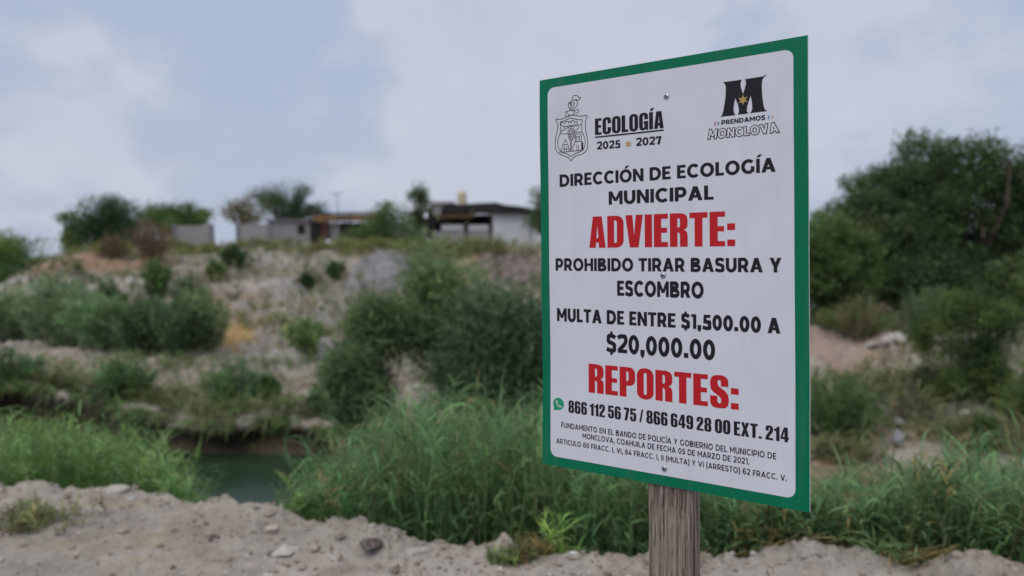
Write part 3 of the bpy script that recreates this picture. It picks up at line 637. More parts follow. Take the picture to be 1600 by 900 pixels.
# grey house with a dark window
p0 = at(420, 385, YB); p1 = at(492, 385, YB); hc = np.array([(p0[0] + p1[0]) / 2, YB + 1.5, gz((p0[0] + p1[0]) / 2, YB) - .2])
h = thing('grey_house', hc, 'low grey block house with one dark window, beside the rust-edged shed', 'house')
def zpx(py, Y=YB, px=500): return at(px, py, Y)[2]
zt = zpx(345); mb = MB()
wx0, wx1 = at(455, 0, YB)[0], at(467, 0, YB)[0]; wz0, wz1 = zpx(366), zpx(351)
zb = hc[2]; th_ = .18
def seg(x0, x1, z0, z1, m_=None): mb.box(((x0 + x1) / 2, YB + th_ / 2, (z0 + z1) / 2), (x1 - x0, th_, z1 - z0))
seg(p0[0], wx0, zb, zt); seg(wx1, p1[0], zb, zt); seg(wx0, wx1, zb, wz0); seg(wx0, wx1, wz1, zt)
for xs in (p0[0] + .09, p1[0] - .09): mb.box((xs, YB + th_ + 1.5, (zb + zt) / 2), (.18, 3, zt - zb))
mb.build('wall', M_block, h)
mb = MB(); mb.box((hc[0], YB + 1.6, zt + .06), (p1[0] - p0[0] + .3, 3.6, .11)); mb.build('roof', M_post, h)
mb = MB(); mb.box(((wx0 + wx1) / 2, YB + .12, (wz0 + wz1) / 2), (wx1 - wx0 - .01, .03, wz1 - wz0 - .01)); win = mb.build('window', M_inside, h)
# rust-edged shed
YS = 51.0
a = at(486, 380, YS); b = at(648, 380, YS); sc_ = np.array([(a[0] + b[0]) / 2, YS, gz((a[0] + b[0]) / 2, YS) - .15])
s_ = thing('wooden_shed', sc_, 'long low shed with a rusty orange roof edge and dark plank front', 'shed')
zt0, zt1 = at(490, 333, YS)[2], at(640, 331, YS)[2]
mb = MB(); mb.box((sc_[0], YS + 1.2, zt0 + .05), (b[0] - a[0] + .4, 3.2, .10), tilt=(math.radians(3), 0)); mb.build('roof', M_tar, s_)
slab('roof_edge', 492, 600, 335, 347, YS, .05, M_rust, s_, -.5)
slab('back_wall', 486, 648, 346, 384, YS, .1, M_dark, s_, 1.2)
for i, (x0, x1, m_) in enumerate([(486, 500, M_dark), (503, 514, M_plank), (516, 530, M_block), (534, 548, M_dark), (556, 580, M_dark), (600, 648, M_block)]): slab('plank_panel', x0, x1, 347, 386, YS, .05, m_, s_, .02 * (i % 3))
for x in (487, 515, 551, 590, 646):
    q = at(x, 340, YS); mb = MB(); mb.tube([(q[0], YS - .35, sc_[2]), (q[0], YS - .35, zt0 - .02)], .06, 6); mb.build('post', M_dark, s_)
q = at(530, 372, 48); t = thing('tin_sheet', (q[0], 48, gz(q[0], 48)), 'pale bent sheet leaning on the ground in front of the rust-edged shed', 'metal sheet')
V_ = []; F_ = []
for i in range(9):
    u = i / 8; z = t.location.z + .12 + .42 * (u - .35) ** 2 * 2.2 + .06
    for dy, dz in ((0, 0), (.5, .32), (.5, .30), (0, -.02)): V_.append((q[0] - .95 + 1.9 * u, 48 + dy, z + dz))
for i in range(8):
    for j in range(4): F_.append((i * 4 + j, (i + 1) * 4 + j, (i + 1) * 4 + (j + 1) % 4, i * 4 + (j + 1) % 4))
F_ += [(0, 1, 2, 3), (35, 34, 33, 32)]
mk('sheet', V_, F_, M_tin, t)
q = at(468, 381, 47); t = thing('plastic_sheet', (q[0], 47, gz(q[0], 47)), 'small white sheet lying on the ground below the dark window', 'sheet')
V_ = []; F_ = []
for i in range(5):
    for j in range(4): V_.append((q[0] - .6 + 1.2 * i / 4, 46.6 + .8 * j / 3, t.location.z + .12 + .1 * j + random.uniform(-.05, .05)))
n_ = len(V_); V_ += [(x, y + .01, z - .03) for x, y, z in V_]
for i in range(4):
    for j in range(3): k = i * 4 + j; F_ += [(k, k + 4, k + 5, k + 1), (n_ + k, n_ + k + 1, n_ + k + 5, n_ + k + 4)]
mk('sheet', V_, F_, M_white, t)
# black-roofed house
YH = 52.0
a = at(668, 382, YH); b = at(846, 382, YH); hc = np.array([(a[0] + b[0]) / 2, YH + 2, gz((a[0] + b[0]) / 2, YH) - .3])
h = thing('black_roofed_house', hc, 'low house with a sagging black roof, open dark front and a white end wall', 'house')
top = [(690, 325), (700, 318), (722, 320), (748, 318), (775, 317), (790, 321), (812, 323), (845, 329)]
bot = [(690, 333), (700, 333), (722, 332), (748, 331), (775, 332), (790, 334), (812, 335), (845, 338)]
V_ = []; F_ = []
for (x, yt), (_, yb) in zip(top, bot):
    u = at(x, yt, YH); l = at(x, yb, YH)
    V_ += [(u[0], YH - .5, u[2]), (l[0], YH - .5, l[2]), (u[0], YH + 4.2, u[2] + .1), (l[0], YH + 4.2, l[2] + .1)]
for i in range(len(top) - 1):
    k = i * 4; F_ += [(k, k + 1, k + 5, k + 4), (k, k + 4, k + 6, k + 2), (k + 1, k + 3, k + 7, k + 5), (k + 2, k + 6, k + 7, k + 3)]
F_ += [(0, 2, 3, 1), (28, 29, 31, 30)]
mk('roof', V_, F_, M_tar, h)
slab('fascia_board', 682, 742, 333, 341, YH, .06, M_rust, h, -.3)
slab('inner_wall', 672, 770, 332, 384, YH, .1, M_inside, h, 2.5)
slab('front_wall', 676, 770, 360, 392, YH, .15, M_block, h)
slab('wall_coping', 690, 724, 351, 359.6, YH, .14, M_white, h, .05); slab('wall_coping', 732, 763, 351, 359.6, YH, .14, M_white, h, .05)
slab('end_wall', 770.5, 842, 334, 392, YH, .2, M_white, h, -.05)
for x in (672, 728, 766):
    q = at(x, 335, YH); mb = MB(); mb.tube([(q[0], YH - .12, hc[2]), (q[0], YH - .12, q[2])], .07, 6); mb.build('post', M_dark, h)
slab('gable_panel', 650, 668, 340, 384, YH, .08, M_block, h, .3); slab('plank_panel', 644, 650.5, 338, 386, YH, .08, M_dark, h, .1); slab('plank_panel', 668.5, 676, 330, 372, YH, .08, M_dark, h, .1)
mb = MB(); q = at(660, 330, YH); mb.box((q[0], YH + 1, q[2]), (1.7, 2, .06), tilt=(0, math.radians(-24))); mb.build('lean_to_roof', M_tin, h)
q = at(527, 303, 56); g_ = gz(q[0], 56); t = thing('antenna_pole', (q[0], 56, g_ - .1), 'thin antenna on a pole sticking up behind the rust-edged shed', 'antenna')
mb = MB(); mb.tube([(q[0], 56, g_ - .1), (q[0], 56, q[2] + .1)], .035, 6); mb.build('pole', M_post, t)
mb = MB(); mb.tube([(q[0] - .4, 56.05, q[2] - .02), (q[0] + .4, 56.05, q[2] + .06)], .022, 5)
for i_ in range(6): x_ = q[0] - .38 + .15 * i_; mb.tube([(x_, 55.7, q[2] + .015 * i_), (x_, 56.4, q[2] + .015 * i_)], .014, 4)
mb.build('aerial', M_post, t)
# pale low roof and tank behind
q0 = at(668, 322, 60); q1 = at(708, 313, 60)
t = thing('flat_roofed_hut', ((q0[0] + q1[0]) / 2, 60, gz((q0[0] + q1[0]) / 2, 60)), 'pale flat roof of a hut showing behind the left end of the black roof', 'hut')
mb = MB(); mb.box(((q0[0] + q1[0]) / 2, 61.2, (q1[2] - .25 + t.location.z) / 2), (q1[0] - q0[0] - .3, 2.2, q1[2] - .25 - t.location.z)); mb.build('wall', M_block, t)
mb = MB(); mb.box(((q0[0] + q1[0]) / 2, 61.2, q1[2] - .13), (q1[0] - q0[0], 2.6, .2)); mb.build('roof', M_tin, t)
M_tank = mat('cream_plastic', (.62, .52, .36), .6, .3, varied((.62, .52, .36), (.55, .47, .35), 3, bs=0))
q = at(722, 318, 56.5); tz = at(722, 297, 56.5)[2]
t = thing('water_tank', (q[0], 56.5, q[2] - .35), 'cream water tank standing up behind the black roof', 'water tank')
mb = MB(); R_ = .36; H_ = tz - t.location.z
mb.tube([(q[0], 56.5, t.location.z + z_ * H_) for z_ in (0, .05, .3, .33, .36, .6, .63, .66, .82, .92, .96)], [R_ * k for k in (.95, 1, 1, .96, 1, 1, .96, 1, .97, .6, .3)], 16); mb.build('tank_body', M_tank, t, smooth=True)
mb = MB(); mb.tube([(q[0], 56.5, t.location.z + z_ * H_) for z_ in (.955, 1.0)], [R_ * .34, R_ * .30], 12); mb.build('lid', M_tank, t)
mb = MB()
for sx in (-1, 1):
    for sy in (-1, 1): mb.tube([(q[0] + sx * .3, 56.5 + sy * .3, gz(q[0], 56.5) - .1), (q[0] + sx * .3, 56.5 + sy * .3, t.location.z)], .05, 6)
mb.box((q[0], 56.5, t.location.z - .03), (.8, .8, .06)); mb.build('stand', M_dark, t)


# ------------------------------------------------------------------ the warning sign: board on a wooden post
S_O = c2w([0.06530802, -0.48643218, 1.73404066]); S_U = (c2w([0.49069156, 0.01137305, -0.34494371]) - [0, 0, EYE]) / .6; S_V = c2w([0.00842348, 0.99991495, 0.00995653]) - [0, 0, EYE]
S_N = np.cross(S_U, S_V); S_N /= np.linalg.norm(S_N)
if S_N @ (np.array([0, 0, EYE]) - S_O) < 0: S_N = -S_N
SCREWS = [(316.1, 78.0), (306.0, 454.2), (305.9, 863.7)]
def sp3(u, v, n=0.):
    """point on the board: u, v in mm from its top left corner, n in mm off its face; the sheet is a little bowed and dimpled at the screws"""
    u = np.asarray(u, float); v = np.asarray(v, float)
    q = ((u - 308) / 300)
    w = q * q * (1.6 * np.sin(v / 150 + .6) + .8 * np.sin(v / 61 + u / 90)) - .35 * np.cos(u / 40) * 0
    for i, (a, b) in enumerate(SCREWS): w = w - (.9 if i != 1 else .35) * np.exp(-((u - a) ** 2 + (v - b) ** 2) / (2 * 15 ** 2))
    k = (n + w) / 1000.
    return S_O + np.multiply.outer(u / 1000., S_U) + np.multiply.outer(v / 1000., S_V) + np.multiply.outer(k, S_N)
foot = sp3(314, 900, -24.); foot = foot + S_V * ((foot[2] - 0.0) / -S_V[2]); foot[2] = 0
sign = thing('warning_sign', foot, 'white sign with green border and black and red lettering on a weathered wooden post', 'sign')

def plastic(c, rough=.38):
    def f(b):
        n = noise(14, 4); k_ = mixc(ramp(n, .3, .7), tuple(v * .94 for v in c), tuple(c))
        st = noise(1, 4, .6, mapscale=(55, 55, 1.6)); k_ = mixc(mth('MULTIPLY', ramp(st, .52, .75), .07), k_, (.34, .30, .26))       # faint rain streaks of dust
        sp = noise(150, 2, .5); k_ = mixc(mth('MULTIPLY', ramp(sp, .74, .78), .35), k_, (.16, .14, .13))                              # fly specks
        Lk(k_, b.inputs['Base Color'])
        n2 = noise(3.2, 2); Lk(mth('ADD', mth('MULTIPLY', n2, .14), rough - .07), b.inputs['Roughness'])
    return f
M_green = mat('green_print', (0, .16, .075), .4, .2, plastic((.0, .160, .082), .45))
M_sheet = mat('white_print', (.62, .62, .68), .42, .3, plastic((.67, .68, .76), .42))
M_core = mat('white_plastic_core', (.7, .71, .72), .6, .2)
M_black = mat('black_print', (.012, .012, .018), .45, .25)
M_red = mat('red_print', (.50, .012, .018), .45, .25)
M_gold = mat('gold_print', (.46, .33, .10), .45, .25)
M_wag = mat('bright_green_print', (.02, .30, .15), .45, .25)
M_teal = mat('teal_print', (.01, .14, .17), .45, .25); M_blue = mat('blue_print', (.02, .20, .42), .45, .25); M_tan = mat('tan_print', (.42, .38, .34), .45, .25); M_plum = mat('plum_print', (.32, .04, .09), .45, .25)

# board: a 5 mm sheet with white cut edges
nu, nv = 61, 91; uu = np.linspace(0, 600, nu); vv = np.linspace(0, 900, nv); Ug, Vg = np.meshgrid(uu, vv, indexing='ij')
fr = sp3(Ug, Vg, 0.).reshape(-1, 3); bk = sp3(Ug, Vg, -5.).reshape(-1, 3); I = np.arange(nu * nv).reshape(nu, nv); nb_ = nu * nv
q = np.stack([I[:-1, :-1], I[:-1, 1:], I[1:, 1:], I[1:, :-1]], -1).reshape(-1, 4)
ring = np.concatenate([I[0, :], I[1:, -1], I[-1, -2::-1], I[-2:0:-1, 0]])
sd = np.stack([ring, np.roll(ring, -1), np.roll(ring, -1) + nb_, ring + nb_], -1)
board = mk('sign_board', np.vstack([fr, bk]), np.vstack([q, q[:, ::-1] + nb_, sd[:, ::-1]]), None, sign, mats=[M_green, M_core], fmat=np.concatenate([np.zeros(len(q), int), np.ones(len(q) + len(sd), int)]))
board['label'] = 'green bordered board with white cut edges'
# white face: rounded rectangle, as a fine grid whose rim follows the rounding
x0, x1, y0, y1, rad = 22.6, 574.0, 21.5, 878.3, 17.
def rrect(t):
    pass
nvv = 108; vs_ = np.concatenate([y0 + rad * (1 - np.cos(np.linspace(0, math.pi / 2, 10))), np.linspace(y0 + rad, y1 - rad, 90)[1:-1], y1 - rad + rad * np.sin(np.linspace(0, math.pi / 2, 10))])
def inset(v):
    d = max(y0 + rad - v, v - (y1 - rad), 0); return rad - math.sqrt(max(rad * rad - d * d, 0))
nuu = 57; fu = np.stack([np.linspace(x0 + inset(v), x1 - inset(v), nuu) for v in vs_], 1); fv = np.broadcast_to(vs_, fu.shape)
I = np.arange(fu.size).reshape(fu.shape); q = np.stack([I[:-1, :-1], I[:-1, 1:], I[1:, 1:], I[1:, :-1]], -1).reshape(-1, 4)
face = mk('white_panel', sp3(fu, fv, .5).reshape(-1, 3), q, M_sheet, board)

def sub(name, uvs, faces, m, n=.9, label=None):
    uvs = np.asarray(uvs, float); o = mk(name, sp3(uvs[:, 0], uvs[:, 1], n), faces, m, board)
    if label: o['label'] = label
    return o
# printing through curves, so holes in letters stay open
DG = None
def mesh_of(curve):
    o = bpy.data.objects.new('tmp', curve); COL.objects.link(o); bpy.context.view_layer.update()
    dg = bpy.context.evaluated_depsgraph_get(); me = bpy.data.meshes.new_from_object(o.evaluated_get(dg))
    V = np.array([v.co[:] for v in me.vertices]).reshape(-1, 3); F = [tuple(p.vertices) for p in me.polygons]
    bpy.data.objects.remove(o); bpy.data.meshes.remove(me); return V, F
# plain bold capitals built from straight bars and arcs (cap height 1), each glyph a list of convex pieces
def arc(cx, cy, rx, ry, a0, a1, k=14): return [(cx + rx * math.cos(math.radians(a0 + (a1 - a0) * i / k)), cy + ry * math.sin(math.radians(a0 + (a1 - a0) * i / k))) for i in range(k + 1)]
def R4(x0, y0, x1, y1): return ('p', [(x0, y0), (x1, y0), (x1, y1), (x0, y1)])
def glyph(ch, w):
    h = w / 2; b = min(w * .92, .2); hb = b / 2
    if ch == 'E': return .60, [R4(0, 0, w, 1), R4(0, 0, .60, b), R4(0, .5 - hb, .53, .5 + hb), R4(0, 1 - b, .59, 1)]
    if ch == 'F': return .57, [R4(0, 0, w, 1), R4(0, .47 - hb, .52, .47 + hb), R4(0, 1 - b, .57, 1)]
    if ch == 'L': return .55, [R4(0, 0, w, 1), R4(0, 0, .55, b)]
    if ch == 'I': return w, [R4(0, 0, w, 1)]
    if ch == 'H': return .77, [R4(0, 0, w, 1), R4(.77 - w, 0, .77, 1), R4(0, .5 - hb, .77, .5 + hb)]
    if ch == 'T': return .68, [R4(.34 - h, 0, .34 + h, 1), R4(0, 1 - b, .68, 1)]
    if ch == 'A': d = w * 1.1; return .86, [('p', [(0, 0), (d, 0), (.43 + d / 2, 1), (.43 - d / 2, 1)]), ('p', [(.86 - d, 0), (.86, 0), (.43 + d / 2, 1), (.43 - d / 2, 1)]), R4(.17, .2, .69, .2 + b * .9)]
    if ch == 'V': d = w * 1.1; return .86, [('p', [(0, 1), (d, 1), (.43 + d / 2, 0), (.43 - d / 2, 0)]), ('p', [(.86 - d, 1), (.86, 1), (.43 + d / 2, 0), (.43 - d / 2, 0)])]
    if ch == 'M': return .93, [R4(0, 0, w * .95, 1), R4(.93 - w * .95, 0, .93, 1), ('p', [(0, 1), (w * .95, 1), (.465 + w * .42, .26), (.465 - w * .42, .26)]), ('p', [(.93, 1), (.93 - w * .95, 1), (.465 - w * .42, .26), (.465 + w * .42, .26)])]
    if ch == 'N': return .78, [R4(0, 0, w, 1), R4(.78 - w, 0, .78, 1), ('p', [(0, 1), (w * .95, 1), (.78, 0), (.78 - w * .95, 0)])]
    if ch == 'Y': d = w * 1.12; return .78, [('p', [(0, 1), (d, 1), (.39 + h, .36), (.39 - h, .36)]), ('p', [(.78, 1), (.78 - d, 1), (.39 - h, .36), (.39 + h, .36)]), R4(.39 - h, 0, .39 + h, .42)]
    if ch == 'Z': return .66, [R4(0, 0, .66, b), R4(0, 1 - b, .66, 1), ('p', [(0, b * .8), (w * 1.35, b * .8), (.66, 1 - b * .8), (.66 - w * 1.35, 1 - b * .8)])]
    if ch == 'O': return .92, [('c', arc(.46, .5, .46 - h, .512 - hb, 0, 360, 36)[:-1])]
    if ch == '0': return .70, [('c', arc(.35, .5, .35 - h, .512 - hb, 0, 360, 32)[:-1])]
    if ch == 'C': return .80, [('s', arc(.45, .5, .45 - h, .512 - hb, 44, 316, 26))]
    if ch == 'G': return .84, [('s', arc(.45, .5, .45 - h, .512 - hb, 44, 312, 26)), R4(.82 - w * .95, .12, .82, .50)]
    if ch == 'D': return .82, [R4(0, 0, w, 1), ('s', [(h, 1 - hb), (.36, 1 - hb)] + arc(.36, .5, .46 - h, .5 - hb, 90, -90, 18)[1:] + [(h, hb)])]
    if ch == 'P': return .71, [R4(0, 0, w, 1), ('s', [(h, 1 - hb), (.38, 1 - hb)] + arc(.38, .635, .33 - h, .365 - hb, 90, -90, 14)[1:] + [(h, .27 + hb)])]
    if ch == 'R': return .74, [R4(0, 0, w, 1), ('s', [(h, 1 - hb), (.38, 1 - hb)] + arc(.38, .645, .33 - h, .355 - hb, 90, -90, 14)[1:] + [(h, .29 + hb)]), ('p', [(.30, .36), (.30 + w * 1.15, .36), (.75, 0), (.75 - w * 1.15, 0)])]
    if ch == 'B': return .75, [R4(0, 0, w, 1), ('s', [(h, 1 - hb), (.40, 1 - hb)] + arc(.40, .755, .29 - h, .245 - hb, 90, -90, 12)[1:] + [(h, .51 + hb)]), ('s', [(h, .55 - hb), (.43, .55 - hb)] + arc(.43, .275, .32 - h, .275 - hb, 90, -90, 12)[1:] + [(h, hb)])]
    if ch in 'S$':
        p = catmull([(.60, .80), (.48, .985 - hb), (.34, 1.012 - hb), (.16, .94 - hb * .6), (h + .01, .735), (.16, .575), (.34, .515), (.53, .43), (.655 - h, .265), (.53, .055 + hb * .7), (.33, hb - .012), (.16, hb + .03), (.015, .175)], 4)
        P = [('s', p)]
        if ch == '$': P += [R4(.34 - w * .36, .93, .34 + w * .36, 1.15), R4(.34 - w * .36, -.15, .34 + w * .36, .07)]
        return .665, P
    if ch == 'U': return .76, [('s', [(h, 1), (h, .40)] + arc(.38, .40, .38 - h, .412 - hb, 180, 360, 16) + [(.76 - h, 1)])]
    if ch == '1': return .40, [R4(.40 - w, 0, .40, 1), R4(.02, 1 - b, .40, 1)]
    if ch == '2': return .65, [('s', catmull([(.035, .80), (.16, .96 - hb * .6), (.31, 1.012 - hb), (.50, .93 - hb * .3), (.59 - hb * .25, .715), (.50, .53), (.34, .36), (.12, b * .75)], 4)), R4(.02, 0, .65, b), R4(.02, 0, .16, b * 1.2)]
    if ch == '5': return .65, [R4(.10, 1 - b, .60, 1), ('p', [(.06, .46), (.06 + w * .95, .50), (.10 + w * .9, 1), (.10, 1)]), ('s', catmull([(.08, .55 - hb * .2), (.32, .615 - hb), (.53, .53 - hb * .3), (.64 - h, .315), (.53, .08 + hb * .4), (.30, hb - .012), (.13, hb + .02), (.01, .14)], 4))]
    if ch == '7': return .64, [R4(0, 1 - b, .64, 1), ('p', [(.64 - w * 1.2, 1 - b * .6), (.64, 1 - b * .6), (.18 + w * 1.15, 0), (.18 - .03, 0)]), R4(0, .70, w * .85, 1)]
    if ch == '6': return .67, [('c', arc(.345, .325, .325 - h, .337 - hb, 0, 360, 24)[:-1]), ('s', catmull([(.60, .93 - hb * .3), (.44, 1.012 - hb), (.22, .90), (h + .015, .60), (h + .02, .34)], 4))]
    if ch == '4': return .72, [R4(0, .20, .72, .20 + b), R4(.42, 0, .42 + w, .48), ('p', [(0, .20 + b * .6), (w * 1.2, .20 + b * .6), (.36 + w * 1.15, 1), (.36, 1)])]
    if ch == ',': return w * 1.15, [('p', [(0, 0), (w * .3, -.17), (w * .8, -.17), (w * 1.15, .04), (w * 1.15, w * 1.1), (0, w * 1.1)])]
    if ch == '.': return w * 1.15, [R4(0, 0, w * 1.15, w * 1.1)]
    if ch == '(': return .26, [('s', catmull([(.24, 1.08), (.11, .80), (.075, .43), (.11, .06), (.24, -.22)], 4))]
    if ch == ')': return .26, [('s', catmull([(.02, 1.08), (.15, .80), (.185, .43), (.15, .06), (.02, -.22)], 4))]
    if ch in 'ÓÍ':
        a, P = glyph({'Ó': 'O', 'Í': 'I'}[ch], w); c = a / 2 + .02; return a, P + [('p', [(c - .12, 1.09), (c + .06, 1.09), (c + .25, 1.30), (c + .03, 1.30)])]
    raise KeyError(ch)
def catmull(P, k=4):
    P = [np.array(p, float) for p in P]; Q = []
    cl = np.allclose(P[0], P[-1])
    for i in range(len(P) - 1):
        p0 = P[i - 1] if i > 0 else (P[-2] if cl else P[i]); p1, p2 = P[i], P[i + 1]; p3 = P[i + 2] if i + 2 < len(P) else (P[1] if cl else P[i + 1])
        for j in range(k):
            t = j / k; Q.append(.5 * ((2 * p1) + (-p0 + p2) * t + (2 * p0 - 5 * p1 + 4 * p2 - p3) * t * t + (-p0 + 3 * p1 - 3 * p2 + p3) * t ** 3))
    return Q + [P[-1]]
def pen(P, w, V, F, closed=False):
    """a pen line of width w along P, with mitred joins"""
    P = np.asarray(P, float); P = P[np.concatenate([[True], np.linalg.norm(np.diff(P, axis=0), axis=1) > 1e-5])]; n = len(P); o = len(V)
    for i in range(n):
        a = unit(P[i] - P[i - 1]) if (i > 0 or closed) else unit(P[1] - P[0]); b = unit(P[(i + 1) % n] - P[i]) if (i < n - 1 or closed) else a
        t = unit(a + b); nn = np.array([-t[1], t[0]]); m = 1 / max(.4, float(nn @ np.array([-a[1], a[0]]))); V += [tuple(P[i] + nn * w / 2 * m), tuple(P[i] - nn * w / 2 * m)]
    for i in range(n - (0 if closed else 1)):
        j = (i + 1) % n; F.append((o + 2 * i, o + 2 * i + 1, o + 2 * j + 1, o + 2 * j))
def text_mesh(s, w, gap, grow=0.):
    """outlines of a line of type; third column is a tiny stacking order so that crossing strokes never share a plane"""
    V, F, Z = [], [], []; x = 0.
    for ch in s:
        if ch == ' ': x += .27 + gap; continue
        adv, parts_ = glyph(ch, w)
        for q, (k, P) in enumerate(parts_):
            P = [(p[0] + x, p[1]) for p in P]; v0 = len(V)
            if k == 'p':
                if grow: pen(P, 2 * grow, V, F, True); v1 = len(V); V += P; F.append(tuple(range(v1, len(V)))); Z += [q * .012] * (len(V) - v0); continue
                V += P; F.append(tuple(range(v0, len(V))))
            else: pen(P, w + 2 * grow, V, F, k == 'c')
            Z += [q * .012] * (len(V) - v0)
        x += adv + gap
    return np.array(V), F, np.array(Z)
def print_text(s, u0, u1, vb, vb2, cap, m, w=.215, name='lettering', n=.9, gap=.085, label=None):
    """fit a line of text between u0 and u1 on a baseline vb..vb2 with the given cap height (mm)"""
    V, F, Z = text_mesh(s, w, gap); a, b = V[:, 0].min(), V[:, 0].max()
    t = (V[:, 0] - a) / (b - a); u = u0 + t * (u1 - u0); v = vb + t * (vb2 - vb) - V[:, 1] * cap
    return sub(name, np.stack([u, v], 1), F, m, n + Z, label or ('black' if m is M_black else 'red') + ' lettering reading ' + s)
# heavy condensed capitals and figures, drawn as outlines (cap height 100)
def rr(x0, y0, x1, y1, rx, ry=None, k=5):
    ry = ry or rx; P = []
    for cx, cy, a0 in ((x1 - rx, y1 - ry, 0), (x0 + rx, y1 - ry, 90), (x0 + rx, y0 + ry, 180), (x1 - rx, y0 + ry, 270)):
        for i in range(k + 1): a = math.radians(a0 + 90 * i / k); P.append((cx + rx * math.cos(a), cy + ry * math.sin(a)))
    return P
def dbowl(x0, y0, x1, y1, rx, ry, k=6):
    P = [(x0, y0)]
    for cx, cy, a0 in ((x1 - rx, y0 + ry, -90), (x1 - rx, y1 - ry, 0)):
        for i in range(k + 1): a = math.radians(a0 + 90 * i / k); P.append((cx + rx * math.cos(a), cy + ry * math.sin(a)))
    return P + [(x0, y1)]
_C = [(50, 62), (29.5, 62), (29.5, 80), (28, 85.5), (25, 86.5), (22, 85.5), (20.5, 80), (20.5, 20), (22, 14.5), (25, 13.5), (28, 14.5), (29.5, 20), (29.5, 40), (50, 40), (50, 24), (49, 13), (45, 5), (37, 0), (25, -1.5), (13, 0), (5, 5), (1, 13), (0, 24), (0, 76), (1, 87), (5, 95), (13, 100), (25, 101.5), (37, 100), (45, 95), (49, 87), (50, 76)]
_G = [(50, 62), (29.5, 62), (29.5, 80), (28, 85.5), (25, 86.5), (22, 85.5), (20.5, 80), (20.5, 20), (22, 14.5), (25, 13.5), (28, 14.5), (29.5, 20), (29.5, 38), (25.5, 38), (25.5, 52), (50, 52), (50, 0), (37, 0), (35.5, 7), (30, 1), (21, -1.5), (11, 1), (4, 7), (1, 15), (0, 24), (0, 76), (1, 87), (5, 95), (13, 100), (25, 101.5), (37, 100), (45, 95), (49, 87), (50, 76)]
_S = [(49, 67), (29.5, 67), (29.5, 80), (28, 85.5), (25, 86.5), (22, 85.5), (20.5, 81), (20.5, 75), (24, 66), (41, 53), (48, 42), (50, 30), (50, 20), (48, 9), (43, 2), (35, -1), (25, -1.5), (14, -1), (6, 3), (1.5, 11), (0.5, 20), (0.5, 36), (20, 36), (20, 20), (22, 14.5), (25, 13.5), (28.5, 14.5), (29.8, 20), (29.8, 27), (27, 33), (20, 39), (7, 50), (2, 58), (.8, 70), (1, 82), (4, 92), (9, 98), (16, 101), (25, 101.5), (35, 101), (43, 97), (48, 89), (49, 79)]
_6 = [(47.5, 72), (28, 72), (28, 82), (27, 86), (24, 87.5), (21.5, 86), (20.5, 82), (20.5, 60), (25, 63), (31, 64.5), (39, 62.5), (45, 57), (48, 46), (48, 22), (47, 11), (43, 4), (36, 0), (24, -1.5), (12, 0), (5, 4), (1, 11), (0, 22), (0, 78), (1, 89), (5, 96), (12, 100), (24, 101.5), (36, 100), (43, 96), (47, 89), (47.5, 78)]
_6h = rr(20.5, 13, 28, 51, 3.7, 5)
